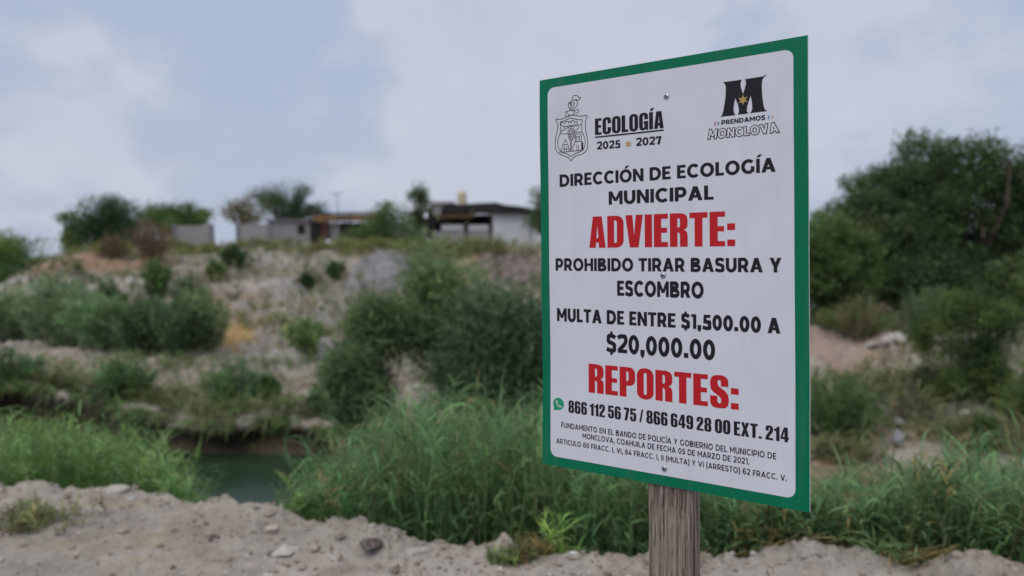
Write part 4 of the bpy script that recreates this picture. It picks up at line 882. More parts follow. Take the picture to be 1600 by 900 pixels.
GL = {
 'I': (21, [[(0, 0), (21, 0), (21, 100), (0, 100)]]), 'Í': (21, [[(0, 0), (21, 0), (21, 100), (0, 100)], [(5, 106), (16, 106), (29, 123), (10, 123)]]),
 'E': (40, [[(0, 0), (40, 0), (40, 15), (21, 15), (21, 43), (37.5, 43), (37.5, 58), (21, 58), (21, 85), (40, 85), (40, 100), (0, 100)]]),
 'L': (38, [[(0, 0), (38, 0), (38, 15), (21, 15), (21, 100), (0, 100)]]),
 'T': (48, [[(13.5, 0), (34.5, 0), (34.5, 84), (48, 84), (48, 100), (0, 100), (0, 84), (13.5, 84)]]),
 'O': (50, [rr(0, -1.5, 50, 101.5, 22, 24), rr(20.5, 13.5, 29.5, 86.5, 4.5, 6)]),
 'D': (50, [dbowl(0, 0, 50, 100, 22, 22), dbowl(21, 14.5, 29.5, 85.5, 6, 7)]),
 'P': (48, [[(0, 0), (21, 0), (21, 38)] + dbowl(21, 38, 48, 100, 18, 20)[1:] + [(0, 100)], dbowl(21, 53, 28, 85.5, 5, 6)]),
 'R': (49, [[(0, 0), (21, 0), (21, 43), (23, 43), (26.5, 41), (28, 35), (28, 0), (49, 0), (49, 33), (47.5, 42), (44, 47), (38, 50), (45, 54), (48.5, 62), (49, 72), (49, 80), (47, 90), (42, 96), (33, 99.5), (22, 100), (0, 100)], dbowl(21, 57, 28, 85.5, 5, 6)]),
 'S': (50, [_S]), 'C': (50, [_C]), 'G': (50, [_G]),
 'A': (52, [[(0, 0), (20.5, 0), (22, 17), (30, 17), (31, 0), (52, 0), (40, 100), (12, 100)], [(23, 31), (29.4, 31), (26.1, 74)]]),
 'V': (52, [[(13, 0), (39, 0), (52, 100), (31, 100), (26, 36), (21, 100), (0, 100)]]),
 'X': (52, [[(0, 0), (21, 0), (26, 27), (31, 0), (52, 0), (36.5, 52), (51, 100), (31, 100), (26, 75), (21, 100), (1, 100), (15.5, 52)]]),
 ':': (20, [[(0, 0), (20, 0), (20, 19), (0, 19)], [(0, 46), (20, 46), (20, 65), (0, 65)]]), '.': (19, [[(0, 0), (19, 0), (19, 17), (0, 17)]]),
 '/': (30, [[(0, 0), (13, 0), (30, 100), (17, 100)]]), '0': (48, [rr(0, -1.5, 48, 101.5, 21, 23), rr(20.5, 13.5, 27.5, 86.5, 3.5, 5)]),
 '1': (33, [[(12, 0), (33, 0), (33, 100), (20, 100), (17, 92), (9, 85), (0, 82), (0, 69), (12, 69)]]),
 '2': (47, [[(0, 0), (47, 0), (47, 15), (21, 15), (22.5, 22), (28, 32), (41, 51), (46, 63), (46.8, 76), (45, 89), (38, 98), (24, 101.5), (11, 99), (3, 92), (.5, 80), (.5, 64), (20, 64), (20, 80), (21.5, 85.5), (24, 87), (26.5, 85.5), (27.5, 80), (27.5, 71), (24, 61), (10, 39), (3, 25), (0, 12)]]),
 '4': (50, [[(0, 19), (24, 19), (24, 0), (44, 0), (44, 19), (50, 19), (50, 34), (44, 34), (44, 100), (21, 100), (0, 34)], [(13, 34), (24, 34), (24, 73)]]),
 '5': (48, [[(2, 48), (20.5, 48), (22, 52.5), (24.5, 54), (27, 52.5), (28, 47), (28, 20), (27, 14.5), (24.5, 13.5), (22, 14.5), (20, 20), (20, 36), (.5, 36), (.5, 20), (3, 8), (11, 1), (24, -1.5), (37, 1), (45, 8), (48, 20), (48, 49), (46, 60), (40, 67), (32, 69.5), (25, 68.5), (20, 65), (20, 84), (46, 84), (46, 100), (2, 100)]]),
 '6': (48, [_6, _6h]), '9': (48, [[(48 - x, 100 - y) for x, y in _6], [(48 - x, 100 - y) for x, y in _6h]]),
 '7': (42, [[(5, 0), (26, 0), (42, 86), (42, 100), (0, 100), (0, 83), (21, 83)]]),
 '8': (48, [[(24, -1.5), (36, 0), (43, 4), (47, 11), (48, 22), (48, 36), (46, 45), (40, 52), (45, 58), (47, 66), (47, 79), (45, 90), (39, 98), (24, 101.5), (9, 98), (3, 90), (1, 79), (1, 66), (3, 58), (8, 52), (2, 45), (0, 36), (0, 22), (1, 11), (5, 4), (12, 0)], rr(20.3, 13, 27.7, 45, 3.7, 5), rr(20.5, 58, 27.5, 87.5, 3.5, 5)]),
}
def curve_mesh(contours):
    c = bpy.data.curves.new('tmp', 'CURVE'); c.dimensions = '2D'; c.fill_mode = 'FRONT'
    for P in contours:
        s = c.splines.new('POLY'); s.points.add(len(P) - 1); s.use_cyclic_u = True
        for p, (x, y) in zip(s.points, P): p.co = (x, y, 0, 1)
    V, F = mesh_of(c); bpy.data.curves.remove(c); return V, F
def print_heavy(s, u0, u1, vb, vb2, cap, m, gap=5.5, sp=20, n=.9):
    x = 0; C = []
    for ch in s:
        if ch == ' ': x += sp; continue
        w, cs = GL[ch]; C += [[(px + x, py) for px, py in c] for c in cs]; x += w + gap
    V, F = curve_mesh(C); a, b = V[:, 0].min(), V[:, 0].max(); t = (V[:, 0] - a) / (b - a)
    return sub('lettering', np.stack([u0 + t * (u1 - u0), vb + t * (vb2 - vb) - V[:, 1] / 100 * cap], 1), F, m, n, ('black' if m is M_black else 'red') + ' heavy lettering reading ' + s)
def star(cu, cv, R, r, m, n=.9, k=6):
    P = [(cu + (R if i % 2 == 0 else r) * math.sin(math.pi * i / k), cv - (R if i % 2 == 0 else r) * math.cos(math.pi * i / k)) for i in range(2 * k)]
    sub('star', [(cu, cv)] + P, [(0, 1 + (i + 1) % (2 * k), 1 + i) for i in range(2 * k)], m, n)
print_heavy('ECOLOGÍA', 146, 309.8, 142.4, 143.7, 36.6, M_black)
sub('underline', [(146, 145.6), (309.8, 146.4), (309.8, 149.6), (146, 148.8)], [(0, 3, 2, 1)], M_black)
print_text('2025', 150.1, 208.5, 175.1, 176.0, 17.2, M_black, .22); print_text('2027', 245.4, 304.6, 175.8, 177, 17.2, M_black, .22)
star(227.7, 169.6, 9.6, 3.9, M_gold)
print_text('DIRECCIÓN DE ECOLOGÍA', 52.8, 540, 252.1, 251.9, 27.6, M_black, 0.230)
print_text('MUNICIPAL', 179.2, 417, 299.1, 299.3, 29.2, M_black, 0.230)
print_heavy('ADVIERTE:', 129.4, 460.2, 393.8, 394.2, 70.0, M_red)
print_text('PROHIBIDO TIRAR BASURA Y', 40.0, 550, 445.5, 446.2, 28.4, M_black, 0.235)
print_text('ESCOMBRO', 198.1, 394.8, 499.5, 500.0, 33.0, M_black, 0.245)
print_text('MULTA DE ENTRE $1,500.00 A', 41.9, 547.3, 562.2, 564.3, 30.3, M_black, 0.250)
print_text('$20,000.00', 169.9, 418.1, 625.0, 624.9, 40.0, M_black, 0.235)
print_heavy('REPORTES:', 124.8, 465.4, 719.6, 720.7, 65.0, M_red)
print_heavy('866 112 56 75 / 866 649 28 00 EXT. 214', 71.4, 562, 771.2, 772.5, 28.0, M_black, sp=17)
print_text('FUNDAMENTO EN EL BANDO DE POLICÍA Y GOBIERNO DEL MUNICIPIO DE', 52.1, 538.1, 808.2, 808.6, 12.4, M_black, .18, gap=.135)
print_text('MONCLOVA, COAHUILA DE FECHA 05 DE MARZO DE 2021.', 108.4, 486.5, 825.9, 826.8, 12.0, M_black, .18, gap=.135)
print_text('ARTICULO 60 FRACC. I, VI, 64 FRACC. I, II (MULTA) Y VI (ARRESTO) 62 FRACC. V.', 38.6, 558.2, 846.4, 847.5, 11.6, M_black, .18, gap=.135)
# the big M emblem with its flared feet, small line of type, outlined town name
def smooth(P, rounds=1, closed=True):
    for _ in range(rounds):
        Q = []
        for i in range(len(P)):
            a, b = np.array(P[i]), np.array(P[(i + 1) % len(P)]); Q += [tuple(a * .8 + b * .2), tuple(a * .2 + b * .8)]
        P = Q
    return P
ML = [(431.5, 134.1), (435.2, 131.2), (438.0, 122), (440.4, 108.8), (442.6, 95), (443.2, 85.3), (443.0, 75), (441.6, 70), (437.2, 64.6), (441, 65.4), (475.6, 65.6), (473.2, 70.5), (473.0, 76), (474.2, 83), (477.7, 94.5), (481.6, 83), (483.8, 75), (483.4, 70), (481.2, 65.7), (516, 65.4), (524.9, 62.6), (519.4, 66.6), (516.0, 70.4), (514.8, 78), (514.6, 89), (515.2, 100), (516.4, 112), (518.0, 123), (520.4, 130.5), (524.6, 133.6), (490.6, 133.8), (494.2, 130.6), (496.0, 124.5), (495.4, 114), (492.9, 99.7), (489.4, 109), (486.4, 118), (485.0, 126.5), (486, 131), (488.2, 133.9), (466.6, 134), (469.2, 130.4), (469.6, 124.5), (467.6, 114), (462.4, 100.7), (460.0, 110), (458.8, 119), (459.2, 127.5), (460.6, 131.4), (463.0, 134.2)]
V, F = curve_mesh([[(a, -b) for a, b in ML]]); o = sub('emblem_letter', np.stack([V[:, 0], -V[:, 1]], 1), F, M_black, .9, 'large black letter M with flared serifs')
star(477.6, 106.2, 10.6, 4.4, M_gold, 1.3)
print_text('PRENDAMOS', 433.8, 520.9, 150.6, 149.9, 9.2, M_black, .23)
def chevron(u, v, m):
    w, h, t = 3.0, 3.6, 1.9; sub('chevron', [(u - w / 2, v - h), (u - w / 2 + t, v - h), (u + w / 2 + t * .3, v), (u - w / 2 + t, v + h), (u - w / 2, v + h), (u + w / 2 - t * .9, v)], [(0, 5, 2, 1), (5, 4, 3, 2)], m)
chevron(420.6, 146.5, M_plum); chevron(427.0, 146.6, M_teal); chevron(527.2, 146.0, M_blue); chevron(533.8, 145.8, M_tan)
def arch_text(grow, m, n, name, lab):
    V, F, Z = text_mesh('MONCLOVA', .20, .17, grow); _v = text_mesh('MONCLOVA', .20, .17)[0]; a, b = _v[:, 0].min(), _v[:, 0].max()
    t = (V[:, 0] - a) / (b - a); y = V[:, 1]
    u = 408 + t * (544.5 - 408) + (.5 - y) * (t - .5) * 7.; v = 176.3 - y * (16.6 + 2.0 * (2 * t - 1) ** 2)
    sub(name, np.stack([u, v], 1), F, m, n + Z * (1 if grow == 0 else 1), lab)
arch_text(.095, M_black, .9, 'lettering_outline', 'dark outline round the white town name'); arch_text(0, M_sheet, 1.3, 'lettering', 'white outlined lettering reading MONCLOVA')
# coat of arms in line work
CREST = {
 'outer': [(44.6, 96.3), (57.3, 97.3), (67.6, 95.5), (75.6, 93.1), (80.1, 91.1), (86.9, 90.9), (95.9, 92.3), (109.2, 95.8), (126.4, 97.0), (122.8, 106.5), (121.8, 117.9), (122.6, 129.5), (125.3, 141.3), (127.4, 154.9), (126.6, 168.3), (121.7, 176.5), (112.9, 181.5), (101.8, 183.4), (90.6, 187.3), (83.7, 195.1), (79.3, 188.3), (70.2, 183.7), (56.6, 178.0), (47.4, 171.0), (42.4, 160.7), (42.6, 144.9), (45.5, 131.4), (49.0, 120.0), (49.8, 108.3), (44.6, 96.3)] ,
 'inner': [(56.1, 103.4), (66.4, 102.2), (77.8, 98.6), (85.1, 96.9), (93.6, 100.4), (102.5, 103.3), (114.0, 104.0), (112.6, 116.9), (112.9, 130.4), (117.6, 140.5), (120.8, 152.4), (120.1, 163.8), (115.2, 172.0), (106.3, 176.1), (95.1, 179.0), (83.8, 184.8), (74.8, 178.2), (63.5, 174.3), (54.4, 168.6), (49.4, 159.3), (48.8, 147.5), (51.9, 137.9), (55.9, 129.5), (57.1, 116.9), (56.1, 103.4)] ,
 'hline1': [(57.0, 130.6), (77.5, 132.3)] ,
 'hline1b': [(94.4, 130.5), (113.3, 131.5)] ,
 'diag': [(57.0, 126.7), (68.5, 121.0), (79.9, 117.3), (93.4, 116.8), (105.7, 116.2), (111.3, 113.0)] ,
 'diag2': [(105.7, 116.2), (104.5, 121.9), (96.7, 125.9)] ,
 'trees': [(59.5, 111.2), (58.4, 106.2), (63.0, 104.8), (67.5, 108.2), (69.8, 104.5), (76.6, 104.3), (78.8, 109.4), (80.0, 105.3), (83.4, 104.5), (85.6, 109.2), (86.8, 103.5), (92.4, 104.1), (93.5, 109.1), (96.9, 106.6), (102.4, 109.1), (101.3, 112.8), (93.4, 113.9), (79.9, 114.4), (68.6, 114.2), (59.5, 111.2)] ,
 't1': [(65.2, 113.8), (65.1, 119.7)] ,
 't2': [(70.9, 114.0), (70.8, 118.3)] ,
 't3': [(76.5, 114.1), (76.5, 117.0)] ,
 't4': [(84.4, 113.9), (84.4, 116.3)] ,
 'arc': [(78.7, 122.1), (84.4, 120.1), (90.0, 121.3), (93.4, 123.6)] ,
 'shieldstem': [(85.3, 149.0), (85.1, 173.3)] ,
 'shieldstem2': [(82.6, 148.7), (82.3, 173.0)] ,
 'base': [(53.2, 172.5), (68.1, 172.8), (86.2, 172.8), (106.3, 173.2), (116.3, 172.1)] ,
 'church': [(57.8, 171.9), (57.8, 164.0), (61.3, 163.4), (61.8, 156.5), (64.8, 155.8), (65.5, 149.1), (68.3, 148.3), (69.2, 143.6), (70.6, 148.6), (73.3, 149.8), (73.9, 156.7), (76.8, 157.9), (77.2, 164.8), (79.5, 166.0), (79.9, 173.4)] ,
 'tower': [(89.5, 173.7), (89.2, 161.0), (94.2, 157.6), (94.2, 151.8), (96.5, 151.0), (95.9, 138.4), (100.0, 134.9), (108.8, 135.8), (111.5, 139.0), (110.9, 149.5), (113.1, 153.6)] ,
 'tower2': [(99.2, 173.5), (99.3, 160.0), (103.7, 160.4), (103.6, 173.5)] ,
 'towerbar': [(94.2, 152.2), (102.0, 152.1), (112.0, 153.1)] ,
 'helm1': [(80.4, 63.9), (84.9, 59.6), (91.7, 57.5), (97.3, 58.3), (101.7, 62.7), (101.6, 69.4), (97.1, 73.7), (92.6, 79.0), (90.4, 80.6)] ,
 'helm2': [(93.9, 62.7), (91.6, 70.1), (90.4, 74.8), (87.0, 79.3)] ,
 'helm3': [(78.1, 64.6), (78.5, 71.4), (81.4, 74.7), (81.4, 79.6)] ,
 'plume': [(88.3, 57.1), (88.4, 52.3), (91.8, 47.9), (97.4, 47.6), (102.9, 49.9), (106.2, 54.2), (110.0, 53.1), (108.4, 57.7), (104.0, 59.1), (99.5, 57.2), (96.2, 55.2)] ,
 'bust': [(81.4, 80.5), (75.7, 80.8), (71.6, 81.3), (69.3, 85.9), (71.5, 91.1), (76.7, 93.2), (77.9, 87.9), (73.4, 81.9)] ,
 'bust2': [(81.4, 80.5), (89.2, 81.1), (94.8, 84.5), (91.4, 89.5), (82.4, 91.4), (76.7, 93.6)] ,
 'bust3': [(92.6, 81.9), (98.2, 80.6), (102.7, 79.2), (105.3, 82.4), (102.6, 87.3), (97.0, 87.2)] ,
 'shield': [(76.4, 124.8), (84.4, 123.6), (95.1, 126.3), (94.6, 138.3), (90.9, 145.6), (84.6, 148.9), (79.7, 145.5), (76.8, 138.4)] ,
 'visor': [(79.3, 62.8), (86.0, 61.7), (95.0, 63.8), (90.4, 74.8), (87.0, 79.3), (81.4, 78.2), (81.0, 73.7), (78.1, 70.4)] ,
 'door': [(110.9, 155.3), (115.8, 154.8), (115.6, 171.1), (110.8, 171.6)] ,
}
def ribbon(P, w, V, F, closed=False):
    P = np.asarray(P, float); n = len(P); o = len(V)
    for i in range(n):
        a = P[i - 1] if (i > 0 or closed) else P[i]; b = P[(i + 1) % n] if (i < n - 1 or closed) else P[i]
        t = b - a; t = t / (np.linalg.norm(t) + 1e-9); nn = np.array([-t[1], t[0]]) * w / 2; V += [tuple(P[i] + nn), tuple(P[i] - nn)]
    for i in range(n - (0 if closed else 1)):
        j = (i + 1) % n; F.append((o + 2 * i, o + 2 * i + 1, o + 2 * j + 1, o + 2 * j))
V_, F_ = [], []
for k_, P in CREST.items():
    if k_ in ('shield', 'visor', 'door'): continue
    straight = k_ in ('church', 'tower2', 'towerbar', 'shieldstem', 'shieldstem2', 'base', 'hline1', 'hline1b', 't1', 't2', 't3', 't4', 'inner')
    ribbon(P if straight else catmull(P, 3), 1.6 if k_ in ('outer', 'inner') else 1.35, V_, F_)
ribbon(CREST['shield'] + CREST['shield'][:1], 1.1, V_, F_); ribbon(CREST['visor'] + CREST['visor'][:1], 1.0, V_, F_)
for (a, b) in [((77, 130), (84, 148)), ((79, 126), (89, 146)), ((84, 125), (93, 141)), ((90, 126), (94.8, 134)), ((82, 127), (79, 142)), ((88, 126), (82, 147)), ((93.5, 128), (87, 146.5)),
               ((83, 64), (84, 77)), ((87, 64), (87, 76)), ((66, 160), (66, 171)), ((71.5, 160), (71.5, 171)), ((62, 166), (78, 167.5)), ((65, 156.5), (74, 157)), ((98, 141), (98, 150)), ((98, 141), (107, 140.5)), ((107, 140.5), (107, 150)), ((103, 143), (103, 149))]: ribbon([a, b], 1.3, V_, F_)
o = len(V_); V_ += CREST['door']; F_.append((o, o + 1, o + 2, o + 3))
for i_, (a, b) in enumerate([((79, 61.5), (86, 66)), ]): ribbon([a, b], 2.2, V_, F_)
sub('coat_of_arms', V_, F_, M_black, .9, 'black line coat of arms with a helmet over a shield')
# round green phone badge with a speech-bubble tail and a white handset
P = [(44.6 + 14.6 * math.cos(a), 754.5 + 14.2 * math.sin(a)) for a in np.linspace(0, 2 * math.pi, 40, endpoint=False)]
P = [p for p in P if not (p[0] < 40.5 and p[1] > 762)]; i0 = max(range(len(P)), key=lambda i: (P[i][1] > 762 and P[i][0] < 50) * (60 - P[i][0]))
P.insert(i0 + 1, (32.0, 770.6)); V, F = curve_mesh([[(a, -b) for a, b in P]]); sub('phone_badge', np.stack([V[:, 0], -V[:, 1]], 1), F, M_wag, .9, 'round green speech-bubble badge')
V_, F_ = [], []; ribbon(catmull([(39.4, 749.6), (40.6, 753.6), (43.2, 757.4), (46.6, 760.2), (50.4, 761.4)], 5), 2.7, V_, F_); ribbon(catmull([(38.0, 748.6), (40.2, 748.0), (41.4, 751.2)], 4), 2.6, V_, F_); ribbon(catmull([(48.2, 759.2), (51.0, 759.6), (52.0, 761.6)], 4), 2.6, V_, F_)
sub('handset', V_, F_, M_sheet, 1.3)
# three cross-head screws
M_zinc = mat('zinc', (.44, .44, .47), .38, .5, metallic=1.0)
for (u, v) in SCREWS:
    cc = sp3(u, v, .55); V_ = []; F_ = []; K = 20; RIN = [(6.4, 0.), (6.4, .7), (5.6, 1.7), (3.8, 2.5), (1.8, 2.85)]
    S_W = np.cross(S_N, S_U); S_W /= np.linalg.norm(S_W); S_X = S_U / np.linalg.norm(S_U)
    for r_, h_ in RIN:
        for j in range(K): a_ = 2 * math.pi * j / K; V_.append(cc + (S_X * math.cos(a_) * r_ + S_W * math.sin(a_) * r_ + S_N * h_) / 1000)
    V_.append(cc + S_N * 2.9 / 1000)
    for i in range(len(RIN) - 1):
        for j in range(K): F_.append((i * K + j, i * K + (j + 1) % K, (i + 1) * K + (j + 1) % K, (i + 1) * K + j))
    for j in range(K): F_.append(((len(RIN) - 1) * K + j, (len(RIN) - 1) * K + (j + 1) % K, len(V_) - 1))
    sc = mk('screw', V_, F_, M_zinc, sign, smooth=True)
    mb = MB(); an_ = random.uniform(0, 1.5)
    for q_ in (0, math.pi / 2):
        a1 = (S_X * math.cos(an_ + q_) + S_W * math.sin(an_ + q_)); b1 = np.cross(S_N, a1); c1 = cc + S_N * .00262 + S_N * (.0002 if q_ else 0)
        mb.add([c1 + (a1 * sx * 3.0 + b1 * sy * .85 + S_N * sz * .4) / 1000 for sx in (-1, 1) for sy in (-1, 1) for sz in (-1, 1)], [(0, 1, 3, 2), (4, 6, 7, 5), (0, 4, 5, 1), (2, 3, 7, 6), (0, 2, 6, 4), (1, 5, 7, 3)])
    mk('cross_slot', np.concatenate(mb.V), mb.F, M_black, sc)
# the post: a weathered timber, slightly rounded edges
def wood_nodes(b):
    t = nt.nodes.new('ShaderNodeTexCoord'); mp = nt.nodes.new('ShaderNodeMapping'); mp.inputs['Scale'].default_value = (1, 1, .035); mp.inputs['Rotation'].default_value = (0, math.radians(1.5), 0); Lk(t.outputs['Object'], mp.inputs[0])
    wn = noise(7, 3, .5, coord='Object'); ad = nt.nodes.new('ShaderNodeVectorMath'); ad.operation = 'MULTIPLY_ADD'; cmb = nt.nodes.new('ShaderNodeCombineXYZ'); Lk(wn, cmb.inputs[0]); Lk(wn, cmb.inputs[1])
    Lk(cmb.outputs[0], ad.inputs[0]); ad.inputs[1].default_value = (.018, .018, 0); Lk(mp.outputs[0], ad.inputs[2])
    g1 = noise(150, 6, .68, vec=ad.outputs[0]); g2 = noise(62, 4, .6, vec=ad.outputs[0]); g3 = noise(5, 4)
    c = mixc(ramp(g1, .36, .64), (.075, .058, .050), (.37, .305, .262)); c = mixc(mth('MULTIPLY', ramp(g3, .4, .7), .45), c, (.145, .105, .088))
    cr = ramp(g2, .575, .62); c = mixc(mth('MULTIPLY', cr, .75), c, (.030, .022, .02))
    Lk(c, b.inputs['Base Color']); bump(b, mth('SUBTRACT', mth('MULTIPLY', g1, .8), mth('MULTIPLY', cr, .8)), .75, .004)
M_wood = mat('weathered_wood', rough=.9, spec=.15, build=wood_nodes)
pu0, pu1, pd = 265.5, 364.0, 49.0; bv = 3.0
prof_ = [(pu0, -5 - bv), (pu0 + bv, -5), (pu1 - bv, -5), (pu1, -5 - bv), (pu1, -5 - pd + bv), (pu1 - bv, -5 - pd), (pu0 + bv, -5 - pd), (pu0, -5 - pd + bv)]
V_ = []; lev = np.linspace(20, (np.linalg.norm(foot - sp3(314, 0, -24.)) + .5) * 1000, 90); k = len(prof_)
for v in lev:
    for i_, (u, n_) in enumerate(prof_):
        j_ = .5 * math.sin(v / 37 + i_ * 2.1) + .35 * math.sin(v / 13. + i_); V_.append(S_O + S_U * (u + j_ * .5) / 1000 + S_V * v / 1000 + S_N * (n_ - (abs(j_) if v > 900 else 0)) / 1000)
F_ = [(i * k + j, i * k + (j + 1) % k, (i + 1) * k + (j + 1) % k, (i + 1) * k + j) for i in range(len(lev) - 1) for j in range(k)] + [tuple(range(k - 1, -1, -1)), tuple((len(lev) - 1) * k + j for j in range(k))]
post = mk('post', V_, F_, M_wood, sign); post['label'] = 'weathered grey-brown wooden post'

# ------------------------------------------------------------------ stones and rubble
M_stone = mat('pale_stone', (.42, .39, .36), .95, .1, varied((.32, .29, .265), (.48, .45, .42), 5))
M_grey = mat('grey_rubble', (.35, .35, .36), .95, .1, varied((.15, .15, .155), (.27, .27, .28), 2.2, bs=.6, bd=.08))
M_brub = mat('brown_rubble', (.2, .16, .14), .95, .1, varied((.09, .07, .065), (.22, .19, .175), 2.2, bs=.6, bd=.1))
def rock_mesh(seed, sub=2, jag=.35, flat=.65):
    import bmesh
    bm = bmesh.new(); bmesh.ops.create_icosphere(bm, subdivisions=sub, radius=1)
    r = np.random.default_rng(seed); pl = unit(r.normal(0, 1, (9, 3))); dd = r.uniform(.55, .95, 9)
    for v in bm.verts:
        p = np.array(v.co)
        for n_, d_ in zip(pl, dd):
            k = p @ n_ - d_
            if k > 0: p = p - n_ * k * .9
        p *= 1 + jag * .25 * r.normal(); p[2] *= flat
        v.co = p
    me = bpy.data.meshes.new('rock'); bm.to_mesh(me); bm.free(); return me
ROCKS = [rock_mesh(i) for i in range(6)]
def rock(name, label, px, py, Y, size, m, group=None, k=0, sx=1., sz=1., cat='stone', sink=.25):
    me = ROCKS[k % 6] if ROCKS[k % 6].materials and ROCKS[k % 6].materials[0] == m else None
    if me is None: me = ROCKS[k % 6].copy(); me.materials.clear(); me.materials.append(m)
    p = at(px, py, hitY(px, py, Y)); z = gz(p[0], p[1])
    o = bpy.data.objects.new(name, me); COL.objects.link(o); o.location = (p[0], p[1], z + size * sz * (.65 - sink) * .6)
    o.scale = (size * sx, size, size * sz); o.rotation_euler = (random.uniform(-.2, .2), random.uniform(-.2, .2), random.uniform(0, 6))
    return tag(o, label, cat, group)
GP = 'pale stones on the right bank'
for i, (lab, px, py, Y, s, sx) in enumerate([
    ('long pale flat stone at the right of the open sand beside the sign', 1398, 537, 22, .34, 1.5), ('pale stone in the middle of the open sand beside the sign', 1362, 543, 21.6, .22, 1.2),
    ('rounded tan rock seen through the crown of the leaning tree', 1485, 535, 21, .26, 1.), ('pale block half hidden behind the right side of the leaning tree', 1588, 536, 21.5, .3, 1.3),
    ('small pale stone at the foot of the leaning tree', 1510, 648, 14.8, .13, 1.3)]):
    rock('stone', lab, px, py, Y, s, M_stone, GP, i, sx, .8)
def mound(name, label, cat, px, py, Y, sx, sy, h, m, tilt=0., seed=0, stones=0):
    p = at(px, py, hitY(px, py, Y)); n = 34; u = np.linspace(-1.25, 1.25, n); U, W = np.meshgrid(u, u, indexing='ij')
    X = p[0] + U * sx + W * tilt; Yy = p[1] + W * sy; g = gzv(X, Yy)
    rr = np.sqrt(U ** 2 + W ** 2) + fbm(X * 1.2, Yy * 1.2, 3, 80 + seed) * .35
    Z = g - .12 + h * np.clip(1.1 - rr, 0, 1) ** .8 + np.clip(1.1 - rr, 0, .3) * (fbm(X * 2.5, Yy * 2.5, 3, 90 + seed) * 1.0)
    I = np.arange(n * n).reshape(n, n); F = np.stack([I[:-1, :-1], I[1:, :-1], I[1:, 1:], I[:-1, 1:]], -1).reshape(-1, 4)
    t = thing(name, (p[0], p[1], gz(p[0], p[1])), label, cat)
    mk('heap', np.stack([X, Yy, Z], -1).reshape(-1, 3), F, m, t, smooth=True)
    return t
mound('rubble_mound', 'smooth grey rubble mound spilling down the slope below the feathery green tree', 'rubble heap', 592, 420, 38, 1.7, 3.6, .65, M_grey, .5, 1)
mound('rubble_mound', 'dark brown heap of rubbish and rubble on the slope beside the sign', 'rubble heap', 806, 424, 37.5, 2.3, 3.2, .7, M_brub, -.4, 2)

# --- the near bank: stones, clods, debris, small weeds
GC = 'clods and stones on the near bank'
for i, (lab, px, py, Y, s, sx, m) in enumerate([
    ('pale stone on the bank edge at the left, below the tall grass', 185, 768, 4.75, .075, 1.3, M_stone),
    ('rounded clod on the bank rim below the open water', 395, 786, 4.5, .07, 1.4, M_stone),
    ('largest lump of earth on the rim just left of the signpost', 842, 848, 3.84, .095, 1.5, M_stone),
    ('flat slab-like clod with a dark underside on the bare earth, lower centre left', 582, 870, 3.72, .06, 2.4, M_brub),
    ('small white stone beside the dry tuft at bottom centre', 898, 890, 3.55, .022, 1.2, M_white),
    ('white pebble below the largest lump of earth', 826, 858, 3.75, .026, 1.1, M_white),
    ('tan stone on the rim in the lower middle of the photo', 610, 822, 4.12, .05, 1.6, M_stone),
    ('brown clod on the rim left of the largest lump', 765, 842, 3.95, .04, 1.8, M_brub),
    ('pale flat stone on the earth right of the slab-like clod', 655, 868, 3.72, .045, 1.7, M_stone),
    ('brownish clod on bare earth at the lower left', 335, 862, 3.85, .035, 1.4, M_brub),
    ('small stone by the foot of the signpost on its left side', 985, 868, 3.72, .035, 1.2, M_stone)]):
    rock('stone' if m in (M_stone, M_white) else ('wood_chunk' if m is M_dark else 'clod'), lab, px, py, Y, s, m, GC, i, sx, .55 if m is not M_dark else .35, 'stone' if m in (M_stone, M_white) else ('wood' if m is M_dark else 'clod'))
# gravel and crumbs: stuff
nP = 3600
th = RNG.uniform(-.68, .68, nP); eY = np.interp(th, TH, KY[:, 0]); Yy = 2.6 + (eY + .15 - 2.6) * RNG.random(nP) ** .7; X = Yy * np.tan(th); g = gzv(X, Yy)
sz_ = .0042 * np.exp(RNG.normal(0, .75, nP)) + .0018
oct_ = np.array([[1, 0, 0], [-1, 0, 0], [0, 1, 0], [0, -1, 0], [0, 0, .7], [0, 0, -.7]]); of = np.array([[0, 2, 4], [2, 1, 4], [1, 3, 4], [3, 0, 4], [2, 0, 5], [1, 2, 5], [3, 1, 5], [0, 3, 5]])
rv = oct_[None] * RNG.uniform(.6, 1.5, (nP, 6, 1)) * sz_[:, None, None]; ca = RNG.uniform(0, 6.28, nP); co, si = np.cos(ca)[:, None], np.sin(ca)[:, None]
rv = np.stack([rv[..., 0] * co - rv[..., 1] * si, rv[..., 0] * si + rv[..., 1] * co, rv[..., 2]], -1) + np.stack([X, Yy, g + sz_ * .3], -1)[:, None]
gcol = np.where(RNG.random((nP, 1)) < .25, np.array([[.5, .47, .44]]), np.where(RNG.random((nP, 1)) < .4, np.array([[.225, .19, .16]]), np.array([[.36, .30, .26]])))
M_grav = mat('gravel', rough=.95, spec=.1, build=soil_nodes)
tag(mk('gravel', rv.reshape(-1, 3), (of[None] + (np.arange(nP) * 6)[:, None, None]).reshape(-1, 3), M_grav, tint=np.repeat(gcol, 6, 0)), kind='stuff')
